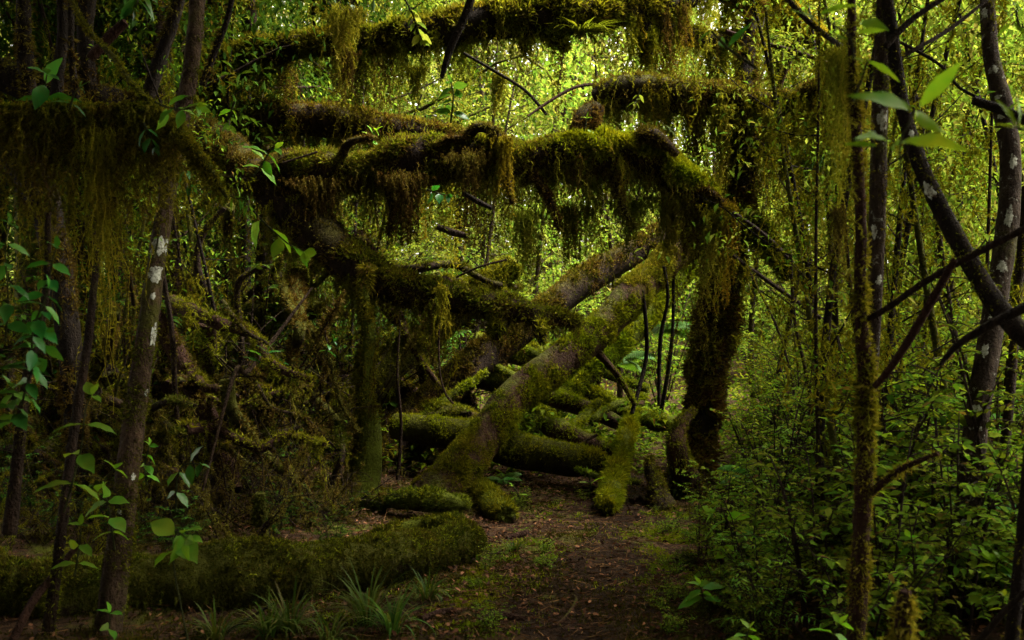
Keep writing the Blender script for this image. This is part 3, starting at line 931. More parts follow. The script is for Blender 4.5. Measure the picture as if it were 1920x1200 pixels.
log_thing('log', 'tapering mossy log slanting in front of the low flat one', 'log',
    [(700, 1010, 6.1, 13), (760, 997, 6.1, 18), (815, 985, 6.1, 17), (850, 983, 6.1, 20), (872, 992, 6.05, 10)], 'green_bark', coat=[dict(LOGF, size=0.04, mat='moss_dark', patch=0.5, dens=6000), dict(LOGF, size=0.035, mat='moss', patch=-0.5)], lump=0.4, seed=30)
big, tBig = log_thing('log', 'huge moss-grown log lying across the dark front of the tangle', 'log',
    [(-160, 1140, 4.7, 62), (60, 1122, 4.75, 70), (250, 1100, 4.85, 62), (450, 1088, 4.95, 70), (600, 1078, 5.1, 58), (720, 1056, 5.3, 56), (810, 1036, 5.5, 40), (862, 1018, 5.65, 42), (898, 1012, 5.75, 20)],
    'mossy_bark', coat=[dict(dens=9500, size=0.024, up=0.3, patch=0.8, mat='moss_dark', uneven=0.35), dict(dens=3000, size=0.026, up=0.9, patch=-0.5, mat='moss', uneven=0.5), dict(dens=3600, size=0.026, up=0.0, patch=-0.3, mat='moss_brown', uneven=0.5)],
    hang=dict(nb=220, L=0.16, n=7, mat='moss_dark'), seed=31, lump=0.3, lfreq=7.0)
log_thing('log', 'half buried mossy log in the shade behind the white-blotched slender tree', 'log',
    [(330, 640, 8.4, 22), (420, 605, 8.3, 24), (500, 590, 8.2, 22), (600, 580, 8.3, 18)], 'mossy_bark', coat=dict(LOGF, mat='moss_dark'), hang=dict(nb=40, L=0.2, n=6, mat='moss_dark'), seed=32)
log_thing('log', 'mossy limb propped slantwise in the dark hollow', 'log',
    [(380, 850, 7.6, 22), (430, 790, 7.6, 24), (500, 740, 7.7, 24), (560, 690, 7.8, 18)], 'mossy_bark', coat=dict(LOGF, mat='moss'), hang=dict(nb=30, L=0.2, n=6, mat='moss_brown'), seed=33)
log_thing('leaning_tree', 'dark reddish rotten trunk slanting down beside the white-blotched slender tree', 'dead trunk',
    [(270, 560, 7.2, 14), (320, 640, 7.1, 17), (360, 720, 7.0, 18), (410, 830, 6.9, 22), (430, 920, 6.8, 26)], 'red_bark', coat=dict(THIN, mat='moss_brown', patch=-0.2), hang=dict(nb=26, L=0.2, n=6, mat='moss_brown'), seed=34)
log_thing('tree_stump', 'small mossy post stump rising behind the huge front log', 'stump',
    [(492, 1025, 5.9, 14), (490, 970, 5.9, 12), (488, 925, 5.9, 10)], 'mossy_bark', coat=dict(LOGF, mat='moss_dark', up=0.1), seed=35)
log_thing('root', 'mossy root forking along the ground behind the post stump', 'root',
    [(500, 965, 6.6, 8), (545, 950, 6.65, 8), (600, 935, 6.8, 8), (650, 925, 7.0, 6)], 'mossy_bark', coat=dict(LOGF, mat='moss_dark', patch=0.3), stubs=[[(560, 947, 6.7, 6), (610, 955, 6.65, 6), (660, 962, 6.6, 4)]], seed=36, lump=0.4)
log_thing('log', 'mossy log end low in the dark left hollow by the slender tree', 'log',
    [(280, 1000, 6.2, 20), (360, 985, 6.3, 22), (430, 968, 6.5, 16)], 'mossy_bark', coat=dict(LOGF, mat='moss_dark'), seed=37)
log_thing('tree_stump', 'shaggy rotten stump at the foot of the mossy pillar tree', 'stump',
    [(1245, 965, 7.2, 32), (1234, 925, 7.3, 22), (1222, 885, 7.4, 14), (1218, 855, 7.45, 5)], 'brown_moss_bark', coat=[dict(LOGF, mat='moss_brown', up=0.1, patch=0.1), dict(LOGF, mat='moss', patch=-0.3)], hang=dict(nb=24, L=0.15, n=7, mat='moss_brown'), seed=38, lump=0.25)
log_thing('root', 'gnarled dark root curling out of the pillar tree beside the path', 'root',
    [(1290, 905, 7.6, 26), (1270, 850, 7.5, 20), (1275, 800, 7.6, 14), (1300, 770, 7.8, 8)], 'bare_bark', coat=dict(LOGF, mat='moss', patch=-0.2), seed=39)
for k, (pp, lab) in enumerate([
    ([(925, 685, 9.6, 7), (965, 708, 9.5, 9), (1015, 742, 9.3, 8)], 'slender mossy pole beside the farthest mossy log'),
    ([(985, 655, 10.4, 8), (1045, 690, 10.2, 9), (1110, 722, 10, 7)], 'slender mossy pole running into the thin bright pole'),
    ([(1105, 790, 8.8, 7), (1150, 762, 9.0, 8), (1210, 742, 9.3, 6)], 'slender mossy pole rising across the slim green log'),
    ([(1035, 845, 8.3, 7), (1075, 800, 8.5, 9), (1125, 752, 8.8, 6)], 'slender mossy pole leaning up against the slim green log'),
    ([(770, 800, 9.0, 8), (845, 745, 9.2, 10), (915, 700, 9.4, 7)], 'slender mossy pole slanting up past the log in shadow'),
    ([(1080, 880, 7.8, 5), (1130, 896, 7.6, 6), (1200, 905, 7.5, 5)], 'slender mossy pole low under the thick crossing log'),
    ([(1070, 660, 10.5, 7), (1130, 700, 10.3, 8), (1215, 730, 10.1, 7)], 'slender mossy pole behind the bright leaning trunk')]):
    log_thing('log', lab, 'log', pp, 'green_bark', coat=dict(LOGF, mat='moss_bright', patch=0.3), seed=600 + k, lump=0.3)
log_thing('log', 'low mossy log half hidden in plants behind the pointing log', 'log',
    [(1190, 780, 9.0, 14), (1225, 790, 9.0, 18), (1270, 800, 9.0, 16), (1330, 815, 9, 14)], 'green_bark', coat=dict(LOGF, mat='moss_bright'), seed=40)

# ------------------------------------------------------------------ standing trees on the left
slim, tS = log_thing('tree', 'slender brown tree blotched with white lichen standing before the dark hollow', 'tree',
    [(195, 1235, 4.38, 29), (212, 1120, 4.42, 25), (222, 1040, 4.47, 24.36), (238, 900, 4.56, 21.84), (258, 740, 4.7, 20.16), (280, 590, 4.85, 17.64), (300, 450, 5.05, 15.96), (322, 320, 5.25, 15.12), (345, 200, 5.4, 15.96), (362, 100, 5.5, 15.12), (370, 0, 5.6, 15.12), (376, -120, 5.8, 14.28)],
    'orange_bark', coat=[dict(dens=5000, size=0.018, up=0.2, patch=-0.15, mat='moss_dark'), dict(dens=3000, size=0.018, up=0.2, patch=-0.35, mat='moss', bias=(0.4, 0, 0))], lump=0.2, seed=50,
    lichens=[(0.452, 0.04, 0.042, 0.0), (0.492, 0.04, 0.05, -0.05), (0.497, 0.012, 0.04, 0.9), (0.421, 0.012, 0.018, 0.1), (0.372, 0.014, 0.06, 0.75), (0.30, 0.01, 0.014, 0.8), (0.20, 0.012, 0.015, 0.5), (0.16, 0.010, 0.012, -0.3)])
LT = 'dark thin trunks behind the level mossy branch'
for k, (pp, lab) in enumerate([
    ([(60, 210, 6.8, 14), (48, 120, 6.8, 15), (45, 40, 6.8, 13), (42, -60, 6.8, 12)], 'dark straight trunk nearest the edge above the level mossy branch'),
    ([(108, 230, 6.6, 13), (108, 150, 6.6, 11), (118, 60, 6.6, 10), (112, -60, 6.6, 10)], 'dark bowed trunk second from the edge above the level mossy branch'),
    ([(152, 220, 6.4, 9), (140, 160, 6.4, 7), (133, 80, 6.4, 6), (135, -60, 6.4, 6)], 'thin dark trunk third from the edge above the level mossy branch'),
    ([(275, 190, 7.4, 13), (300, 110, 7.4, 12), (325, 40, 7.4, 11), (350, -60, 7.4, 10)], 'grey leaning trunk just beside the slender orange-barked tree top'),
    ([(380, 160, 6.3, 7), (405, 90, 6.3, 6), (425, 40, 6.3, 5), (445, -50, 6.3, 5)], 'thin dark trunk leaning away from the slender orange-barked tree top'),
    ([(180, 240, 7.2, 14), (165, 140, 7.2, 16), (160, 60, 7.2, 15), (170, -60, 7.2, 14)], 'mossy trunk between the thin dark trunk and the broken stub')]):
    log_thing('tree', lab, 'tree', pp, 'dark_bark', coat=dict(THIN, mat='moss_brown'), hang=dict(nb=14, L=0.25, n=6, mat='moss_brown') if k in (0, 5) else None, seed=60 + k)
log_thing('branch', 'broken dark stub pointing up beside the bowed trunk', 'branch', [(170, 110, 6.3, 9), (200, 75, 6.3, 10), (235, 42, 6.3, 9)], 'red_bark', seed=67)
log_thing('fallen_tree', 'dark rotting trunk behind the level mossy branch at the picture edge', 'fallen tree',
    [(-60, 120, 7.2, 26), (30, 150, 7.2, 32), (110, 175, 7.2, 32), (200, 190, 7.3, 28), (300, 225, 7.6, 26)], 'dark_bark', coat=dict(THIN, mat='moss_brown', patch=0.0), hang=dict(nb=70, L=0.4, n=8, mat='moss_brown'), seed=68)
log_thing('fallen_tree', 'dark trunk slanting down behind the moss curtain at the picture edge', 'fallen tree',
    [(-50, 200, 7.0, 40), (20, 270, 6.9, 38), (70, 350, 6.8, 32), (100, 450, 6.7, 26), (120, 560, 6.6, 22), (140, 760, 6.5, 20), (150, 1000, 6.4, 22)], 'dark_bark', coat=dict(THIN, mat='moss_brown', patch=-0.05), hang=dict(nb=60, L=0.4, n=8, mat='moss_brown'), seed=69)
lev, tN = log_thing('mossy_branch', 'level moss-draped branch at the left edge bending down past the slender tree', 'branch',
    [(-60, 212, 4.9, 9), (0, 207, 4.9, 9), (90, 205, 4.9, 9), (180, 204, 4.9, 9), (260, 205, 4.85, 9), (320, 225, 4.8, 10), (350, 265, 4.75, 10), (385, 305, 4.7, 8), (410, 345, 4.7, 5), (425, 370, 4.7, 3)],
    'mossy_bark', coat=[dict(dens=9000, size=0.03, up=0.5, patch=0.15, mat='moss'), dict(dens=7000, size=0.03, up=0.5, patch=0.0, mat='beard_gold', smin=0.6, smax=0.9)],
    hang=[dict(nb=120, L=0.5, n=8, smax=0.72, mat='moss', spread=0.05), dict(nb=80, L=0.62, n=8, smax=0.72, mat='beard', spread=0.05), dict(nb=60, L=0.6, n=8, smax=0.72, mat='moss_brown', spread=0.05), dict(nb=50, L=0.22, n=8, smin=0.6, smax=0.95, mat='moss', spread=0.02)],
    stubs=[[(330, 235, 4.8, 5), (250, 160, 4.9, 5), (215, 110, 5.0, 5), (160, 50, 5.1, 4), (120, -30, 5.2, 4)]], seed=70)
for k, (pp, lab) in enumerate([
    ([(18, 1000, 4.0, 14), (35, 850, 4.0, 11), (48, 720, 4.0, 9), (85, 560, 4.0, 7), (90, 400, 4.0, 6)], 'thin mossy stem carrying the glossy-leaved shrub at the left edge'),
    ([(90, 1190, 4.4, 12), (115, 1000, 4.4, 10), (140, 800, 4.5, 9), (165, 640, 4.6, 8), (180, 500, 4.7, 6)], 'thin dark stem standing just outside the slender blotched tree'),
    ([(345, 890, 6.6, 5), (330, 760, 6.6, 5), (322, 620, 6.6, 5), (300, 480, 6.6, 4)], 'thin stem rising behind the slender blotched tree'),
    ([(455, 740, 7.2, 7), (452, 640, 7.2, 6), (445, 540, 7.2, 6), (470, 510, 7.2, 5), (500, 500, 7.2, 4)], 'dark crooked stem bending toward the dark slanting trunk'),
    ([(395, 560, 7.5, 7), (370, 500, 7.5, 7), (380, 440, 7.5, 6), (420, 390, 7.5, 5)], 'dark curved stem above the half buried mossy log'),
    ([(745, 900, 7.2, 4), (752, 800, 7.2, 3), (745, 700, 7.2, 3), (750, 600, 7.2, 2)], 'thin pale stem beside the green mossy snag')]):
    log_thing('sapling', lab, 'sapling', pp, 'brown_moss_bark', coat=dict(dens=3500, size=0.02, up=0.1, patch=-0.1, mat='moss'), seed=80 + k)

# ------------------------------------------------------------------ standing trees on the right
log_thing('tree', 'thin mossy pole of a tree standing nearest on the right with fuzzy moss', 'tree',
    [(1592, 1330, 3.5, 19.68), (1608, 1150, 3.5, 18.04), (1615, 1000, 3.5, 16.4), (1622, 850, 3.5, 15.58), (1622, 700, 3.5, 13.94), (1612, 560, 3.5, 11.48), (1614, 420, 3.5, 10.66), (1606, 250, 3.5, 9.84), (1598, 110, 3.5, 7.38), (1598, -60, 3.5, 6.56)],
    'red_bark', coat=[dict(dens=6500, size=0.024, up=0.05, patch=-0.05, mat='beard', bias=(0.5, -0.1, 0)), dict(dens=5500, size=0.018, up=0.0, patch=-0.1, mat='moss', bias=(-0.3, -0.2, 0))],
    hang=[dict(nb=60, L=0.14, n=8, smin=0.5, smax=0.95, mat='beard', spread=0.02, side=5, width=0.002, leaflet=0.014), dict(nb=30, L=0.12, n=8, smin=0.1, smax=0.5, mat='beard', spread=0.015, side=5, width=0.002, leaflet=0.014)],
    stubs=[[(1625, 930, 3.5, 8), (1690, 880, 3.4, 6), (1760, 850, 3.3, 4)]], seed=90, lump=0.18)
log_thing('tree', 'grey-barked trunk close behind the nearest mossy pole', 'tree',
    [(1600, 1230, 4.4, 19.2), (1612, 1000, 4.4, 16), (1625, 780, 4.4, 14.4), (1638, 600, 4.4, 14.4), (1645, 400, 4.4, 15.2), (1650, 200, 4.4, 15.2), (1656, 60, 4.4, 14.4), (1660, -60, 4.4, 13.6)],
    'grey_bark', coat=dict(dens=2000, size=0.02, up=0.1, patch=-0.3, mat='moss'), seed=91, lichens=[(0.78, 0.02, 0.05, 0.4), (0.62, 0.012, 0.03, -0.3), (0.55, 0.014, 0.02, 0.5)])
log_thing('leaning_tree', 'dark leaning trunk crossing in front of the white-blotched tree at the right edge', 'leaning tree',
    [(1655, -60, 4.3, 9.62), (1672, 60, 4.25, 11.84), (1690, 190, 4.2, 13.32), (1730, 320, 4.1, 14.8), (1790, 440, 4.0, 17.02), (1860, 560, 3.9, 18.5), (1930, 640, 3.8, 19.24), (2060, 760, 3.7, 19.98), (2300, 1100, 3.6, 22.2)],
    'dark_bark', coat=dict(dens=1800, size=0.018, up=0.6, patch=-0.4, mat='moss'), seed=92, lichens=[(0.36, 0.02, 0.035, 0.3), (0.27, 0.01, 0.02, -0.2)])
log_thing('tree', 'white-blotched tree with brown bark rising at the right edge', 'tree',
    [(1788, 1180, 4.75, 28.8), (1800, 1100, 4.8, 24.3), (1815, 950, 4.85, 22.5), (1835, 760, 4.9, 21.6), (1862, 600, 5.0, 20.7), (1886, 440, 5.1, 19.8), (1895, 310, 5.2, 18.9), (1880, 200, 5.3, 18), (1858, 100, 5.4, 14.4), (1848, -60, 5.6, 12.6)],
    'grey_bark', coat=dict(dens=1600, size=0.018, up=0.2, patch=-0.4, mat='moss'), seed=93,
    lichens=[(0.14, 0.035, 0.03, 0), (0.27, 0.018, 0.012, 0.2), (0.295, 0.025, 0.02, -0.1), (0.375, 0.018, 0.03, -0.2), (0.425, 0.03, 0.02, 0.1), (0.455, 0.03, 0.022, -0.1), (0.50, 0.025, 0.03, 0.1), (0.575, 0.02, 0.05, 0.1),
             (0.66, 0.02, 0.035, 0.3), (0.735, 0.026, 0.022, -0.1), (0.765, 0.016, 0.014, -0.3), (0.81, 0.026, 0.02, -0.1), (0.91, 0.02, 0.03, -0.5)])
log_thing('tree', 'thin dark trunk half hidden behind the white-blotched tree', 'tree',
    [(1850, 1110, 5.3, 11), (1870, 950, 5.4, 10), (1890, 780, 5.4, 9), (1905, 600, 5.5, 8), (1925, 350, 5.6, 8)], 'brown_moss_bark', coat=dict(dens=2400, size=0.02, up=0.1, patch=-0.2, mat='moss'), seed=94)
log_thing('sapling', 'dark thin trunk at the bottom right corner', 'sapling',
    [(1890, 1260, 3.6, 14), (1910, 1080, 3.6, 12), (1925, 900, 3.6, 10), (1945, 700, 3.6, 10)], 'dark_bark', coat=dict(dens=2400, size=0.02, up=0.1, patch=-0.2, mat='moss'), seed=95)
log_thing('tree_stump', 'stubby blurred stump wrapped in moss beside the nearest pole at the bottom', 'stump',
    [(1685, 1330, 2.9, 22), (1690, 1220, 2.9, 18), (1695, 1150, 2.9, 15), (1697, 1108, 2.9, 11)], 'red_bark', coat=dict(dens=7000, size=0.026, up=0.0, patch=0.15, mat='beard'),
    hang=dict(nb=26, L=0.1, n=8, mat='beard', side=5, width=0.002, leaflet=0.014, spread=0.015), seed=96)
log_thing('branch', 'long bare branch crossing the right side from the nearest mossy pole', 'branch',
    [(1622, 600, 3.5, 5), (1660, 580, 3.45, 6), (1740, 525, 3.35, 6), (1830, 475, 3.25, 7), (1930, 425, 3.15, 7)], 'twig', coat=dict(dens=3000, size=0.012, up=0.5, patch=-0.3, mat='moss'), seed=97)
log_thing('branch', 'bare brown branch rising steeply to meet the long crossing branch', 'branch',
    [(1640, 725, 3.45, 6), (1670, 690, 3.4, 7), (1712, 625, 3.35, 8), (1755, 550, 3.3, 8), (1790, 487, 3.25, 6)], 'red_bark', seed=98)
log_thing('branch', 'dark curved branch poking in low from the right edge', 'branch',
    [(1763, 685, 3.1, 4), (1790, 652, 3.1, 6), (1840, 618, 3.05, 8), (1930, 572, 3.0, 10)], 'dark_bark', seed=99)
log_thing('branch', 'thick black broken branch in front of the white-blotched tree', 'branch',
    [(1825, 188, 4.6, 8), (1860, 200, 4.6, 9), (1900, 215, 4.55, 9), (1960, 245, 4.5, 9)], 'dark_bark', seed=100)
for k, (pp, lab) in enumerate([
    ([(1660, 88, 4.2, 6), (1700, 45, 4.2, 6), (1745, 12, 4.2, 5), (1800, -20, 4.2, 4)], 'short dark branch forking up from the grey-barked trunk'),
    ([(1650, 130, 4.3, 3), (1720, 90, 4.3, 4), (1780, 55, 4.4, 4), (1850, 0, 4.5, 3)], 'thin straight branch rising to the white-blotched tree'),
    ([(1470, -10, 4.4, 5), (1510, 35, 4.3, 5), (1560, 75, 4.2, 5), (1600, 100, 3.6, 5)], 'thin branch slanting down into the top of the nearest mossy pole'),
    ([(1680, 75, 5.0, 3), (1760, 120, 5.0, 3), (1800, 165, 5.0, 3), (1850, 190, 4.9, 3)], 'thin twig linking the leaning trunk and the black broken branch'),
    ([(1375, 400, 7.6, 5), (1420, 430, 7.4, 4), (1465, 470, 7.2, 4), (1512, 528, 7.0, 2)], 'thin bare twig springing from the bend of the arch'),
    ([(1375, 480, 7.6, 3), (1430, 520, 7.4, 4), (1500, 570, 7.2, 4), (1600, 638, 7.0, 3)], 'long thin twig sloping from the pillar tree to the nearest pole'),
    ([(1482, 470, 7.0, 3), (1490, 600, 7.0, 3), (1515, 720, 7.0, 3), (1528, 860, 7.0, 3)], 'upright thin stem among the plants beside the pillar tree'),
    ([(1400, 500, 7.3, 2), (1455, 610, 7.2, 2), (1480, 690, 7.1, 2), (1492, 760, 7.1, 2)], 'thin hanging stem slanting before the pillar tree'),
    ([(1362, 60, 9.3, 5), (1430, 80, 9.2, 4), (1500, 100, 9.1, 4), (1570, 125, 9.0, 3)], 'thin twig crossing the bright gap above the level brown bough'),
    ([(1460, 165, 8.6, 5), (1478, 120, 8.6, 5), (1495, 80, 8.6, 4), (1500, 40, 8.6, 3)], 'upright mossy shoot growing from the level brown bough'),
    ([(890, -20, 6.4, 7), (872, 30, 6.4, 8), (845, 90, 6.4, 7), (828, 145, 6.4, 4)], 'dark red dead branch hanging across the top bough'),
    ([(870, 100, 8.6, 3), (930, 135, 8.5, 3), (985, 170, 8.5, 3), (1025, 215, 8.5, 3)], 'thin dark twig slanting down in the bright gap above the arch'),
    ([(990, 218, 8.4, 2), (1030, 190, 8.5, 3), (1075, 165, 8.6, 3), (1110, 158, 8.7, 3)], 'thin curved twig rising to the level brown bough'),
    ([(870, 362, 7.5, 4), (900, 380, 7.4, 5), (922, 390, 7.4, 4)], 'short black stick poking out below the arching trunk'),
    ([(820, 425, 7.3, 6), (850, 436, 7.3, 7), (876, 442, 7.3, 5)], 'short mossy stick hanging under the arching trunk'),
    ([(838, 535, 7.0, 2), (824, 600, 7.0, 2), (824, 690, 7.0, 2), (834, 735, 7.0, 2), (850, 757, 7.0, 2)], 'pale thin vine curling down in the middle of the tangle'),
    ([(855, 520, 7.3, 2), (900, 500, 7.2, 2), (950, 487, 7.2, 2)], 'pale straight twig above the dark slanting trunk'),
    ([(595, 285, 7.6, 2), (560, 296, 7.6, 2), (530, 306, 7.6, 2)], 'pale dead twig lying on the arching trunk'),
    ([(1085, 835, 8.1, 3), (1103, 824, 8.1, 3), (1120, 815, 8.1, 3)], 'pale broken stick lying on the humped green log'),
    ([(1245, 500, 9.0, 3), (1252, 560, 9.0, 3), (1238, 640, 9.0, 4), (1235, 760, 9.0, 3)], 'bent dark stem in the bright gap under the arch'),
    ([(1262, 500, 9.6, 3), (1262, 600, 9.6, 3), (1255, 680, 9.6, 4), (1240, 770, 9.6, 4)], 'straight dark stem in the bright gap beside the pillar tree'),
    ([(1205, 545, 9.0, 3), (1212, 620, 9.0, 4), (1210, 680, 9.0, 4), (1185, 775, 8.8, 4)], 'dark stem rising from the log that points at the viewer'),
    ([(1405, 1055, 4.9, 2), (1440, 1110, 4.6, 3), (1478, 1160, 4.3, 3), (1520, 1210, 4.1, 3)], 'long straight grey stick slanting over the leafy plants at the bottom'),
    ([(25, 1200, 4.2, 8), (60, 1130, 4.3, 8), (100, 1080, 4.4, 7), (145, 1022, 4.5, 5)], 'broken brown stick leaning on the huge front log'),
    ([(400, 1200, 4.4, 2), (450, 1170, 4.45, 3), (515, 1130, 4.5, 2)], 'thin black stick lying over the grass at the bottom'),
    ([(60, 1205, 4.6, 9), (130, 1185, 4.6, 10), (210, 1178, 4.6, 8)], 'dark root lying below the huge front log'),
    ([(380, 920, 6.0, 2), (440, 700, 6.4, 4), (470, 690, 6.6, 5), (585, 540, 6.9, 2)], 'long pale dead stick slanting through the dark hollow'),
    ([(1320, 1080, 5.0, 4), (1360, 1090, 4.9, 4), (1405, 1122, 4.8, 3)], 'brown dead stick lying among the leaves at the path side'),
    ([(1830, 1210, 3.3, 6), (1880, 1150, 3.2, 6), (1940, 1095, 3.1, 5)], 'dark stick rising out of the bottom right corner'),
    ]):
    mat = 'dark_bark' if ('dark ' in lab[:30] or 'black' in lab) else ('red_bark' if 'red' in lab or 'brown' in lab else ('wood_end' if 'pale' in lab else 'twig'))
    nm = 'stick' if 'stick' in lab else ('vine' if 'vine' in lab else ('root' if 'root' in lab else ('sapling' if 'stem' in lab else 'branch')))
    simple(nm, lab, nm, pp, mat, seed=110 + k, coat=dict(dens=3000, size=0.025, up=0.4, patch=-0.15) if 'mossy' in lab else None)
# sticks lying on the floor by the path
for k, (pp, lab) in enumerate([
    ([(850, 1080, .02), (868, 1060, .02), (890, 1048, .02)], 'brown bent stick on the floor beside the huge front log'),
    ([(905, 1050, .015), (935, 1050, .02), (962, 1055, .015)], 'thin straight twig lying between the front log and the path'),
    ([(945, 1005, .015), (985, 998, .015), (1012, 990, .01)], 'pale twig on the leaf litter below the cut log'),
    ([(950, 1010, .02), (990, 1003, .03)], 'dark twig crossing the pale one below the cut log'),
    ([(1185, 945, .03), (1200, 940, .03), (1215, 948, .03)], 'short dark stick between the pointing log and the rotten stump'),
    ([(900, 1180, .02), (940, 1176, .03), (985, 1180, .02)], 'dark crooked stick at the bottom of the path'),
    ([(1010, 1190, .006), (1050, 1178, .012), (1080, 1140, .012), (1070, 1120, .006)], 'curved root looping out of the path'),
    ([(850, 1160, .02), (820, 1165, .02), (790, 1175, .02)], 'thin brown twig near the grass tufts'),
    ([(1060, 925, .02), (1110, 918, .02), (1155, 912, .02)], 'thin dark twig across the floor behind the cut log')]):
    P = []
    for (x, y, r) in pp:
        d = 1.5 * F / (y - HOR)
        w = at(x, y, d)
        w[2] = float(ground_z(w[0], w[1])) + r * 0.9
        P.append(w)
    r = max(p[2] for p in pp)
    t = Tube(P, [p[2] * 0.7 for p in pp], lump=0.15, seed=150 + k, dens=60)
    nm = 'root' if 'root' in lab else ('stick' if 'stick' in lab else 'twig')
    tag(obj(nm, t.mesh(), M['red_bark' if k % 2 else 'bare_bark'], None, t.C[0]), lab, nm, 'sticks lying on the forest floor')

# ------------------------------------------------------------------ separate beards of hanging moss
for (px, y0, y1, w, d, mt, lab) in [
    (192, 250, 765, 26, 4.8, 'beard_gold', 'long golden moss beard hanging lowest beside the slender blotched tree'),
    (105, 215, 440, 22, 4.95, 'moss', 'wide olive moss beard under the level branch nearest the edge'),
    (222, 215, 400, 20, 4.9, 'beard', 'olive moss beard hanging above the long golden beard'),
    (290, 225, 430, 13, 4.85, 'moss_brown', 'brownish moss beard in front of the slender blotched tree'),
    (1335, 400, 540, 9, 7.75, 'beard', 'pale moss tassel hanging from the bend of the arch'),
    (1368, 385, 590, 10, 7.7, 'beard_gold', 'long yellow moss tassel at the very end of the arch'),
    (945, 260, 400, 12, 7.6, 'beard_gold', 'bright moss rope hanging over the front of the arching trunk'),
    (830, 540, 640, 7, 7.0, 'beard_gold', 'thin moss tassel on the pale curling vine'),
    (640, 20, 160, 36, 7.2, 'beard', 'pale moss beard hanging before the top bough'),
    (650, 100, 180, 16, 7.2, 'moss_brown', 'dark moss tuft below the pale beard of the top bough'),
    (935, 140, 225, 12, 8.6, 'beard', 'small dark moss tuft dangling in the bright gap above the arch'),
    (780, 130, 200, 14, 8.8, 'moss', 'green moss tuft hanging under the top bough'),
    (1350, 200, 340, 20, 8.3, 'beard', 'moss beard hanging at the pillar side of the level brown bough'),
    (1300, 195, 330, 26, 8.4, 'moss_brown', 'brown moss beard beneath the middle of the level brown bough'),
    (1445, 210, 330, 12, 8.2, 'beard', 'thin moss tassel hanging past the golden limb'),
    (985, 400, 540, 24, 7.7, 'beard', 'long olive moss beard hanging under the middle of the arching trunk'),
    (1070, 390, 500, 30, 7.8, 'moss', 'green moss beard under the arching trunk near its stub'),
    (1180, 380, 480, 36, 7.8, 'moss', 'broad green moss beard under the thick end of the arching trunk'),
    (1255, 370, 480, 34, 7.9, 'beard', 'olive moss beard beside the bend of the arch'),
    (1215, 65, 160, 16, 9.1, 'moss', 'dark moss beard on the stub of the top bough'),
    (1640, 560, 760, 14, 6.5, 'beard', 'moss tassel hanging in the plants behind the nearest mossy pole'),
    (1555, 620, 740, 12, 6.8, 'beard_gold', 'yellow moss tassel among the shrubs beside the nearest mossy pole'),
    (1580, 100, 470, 30, 3.7, 'beard', 'blurred moss drape hanging along the nearest mossy pole'),
    (1572, 400, 560, 10, 3.6, 'moss_brown', 'knotted dead moss strand dangling beside the nearest mossy pole'),
    (880, 290, 480, 30, 7.6, 'moss_brown', 'brown moss curtain in front of the arching trunk'),
    (760, 330, 470, 40, 7.75, 'moss_brown', 'dark moss curtain below the middle left of the arching trunk'),
    (600, 340, 450, 40, 7.9, 'moss_brown', 'dark moss curtain where the slanting trunk leaves the arch'),
    ]:
    c = at(px, y0, d)
    L = (y1 - y0) * d / F
    n = int(40 + w * 4.5)
    sc_ = d / 8
    o = obj('moss_beard', beard_parts(c, L * 1.05, (w * d / F * 1.1, w * d / F * 0.7), n, nseg=14, sway=0.022, width=0.004 * sc_, leaflet=0.024 * sc_, per=4), M[mt], None, c, smooth=False)
    tag(o, lab, 'hanging moss', 'beards of hanging moss')

# single moss strands hanging from the boughs and trunks, each of them hanging free
r5 = np.random.default_rng(55)
HOST = [('thickest shaggy', 44, (0.1, 0.97), 'thin moss strand hanging free beneath the thickest arching trunk', 'moss strands beneath the arching trunk'),
        ('shaggy brown mossy trunk lying level', 30, (0.02, 0.95), 'thin moss strand hanging from the level trunk behind the arching one', 'moss strands on the level trunk behind'),
        ('dark leafy bough', 46, (0.05, 0.97), 'thin moss strand hanging from the dark leafy top bough', 'moss strands on the top bough'),
        ('brown shaggy bough', 34, (0.02, 0.97), 'thin moss strand hanging from the level brown bough beside the pillar tree', 'moss strands on the level brown bough'),
        ('sunlit golden', 14, (0.05, 0.97), 'thin moss strand hanging from the golden moss limb', 'moss strands on the golden limb'),
        ('dark mossy limb curving', 16, (0.05, 0.97), 'thin moss strand hanging from the dark limb behind the level brown bough', 'moss strands on the dark limb'),
        ('yellow mossy limb', 14, (0.1, 0.97), 'thin moss strand hanging from the yellow mossy corner limb', 'moss strands on the yellow limb'),
        ('long thin twig sloping', 10, (0.05, 0.95), '', ''),
        ('dark shaggy trunk slanting', 24, (0.1, 0.95), 'thin moss strand hanging beneath the dark slanting trunk', 'moss strands under the slanting trunk'),
        ('level moss-draped', 9, (0.02, 0.5), 'thin moss strand hanging from the level branch among its moss curtain', 'moss strands on the level branch')]
for key, cnt, (a, b), lab, grp in HOST:
    tt = next((t for l, t in TUBES.items() if l.startswith(key)), None)
    if tt is None: continue
    dd_ = tt.C[len(tt.C) // 2][1] / 8
    for k in range(cnt):
        s_ = r5.uniform(a, b)
        c = tt.pos(np.array([s_]), np.array([r5.uniform(0, 6.28)]), -0.01)[0]
        L = (0.3 + 1.1 * r5.uniform() ** 1.6) * (0.8 if 'slanting' in key else 1.15)
        wd = r5.uniform(0.015, 0.06)
        o = obj('moss_strand', beard_parts(c, L, (wd, wd), int(10 + wd * 500), nseg=16, sway=0.035, width=0.0026 * dd_, leaflet=0.02 * dd_, per=5), M[('beard', 'moss', 'beard', 'moss_brown', 'beard_gold')[int(r5.integers(5))]], None, c, smooth=False)
        tag(o, lab, 'hanging moss', grp)

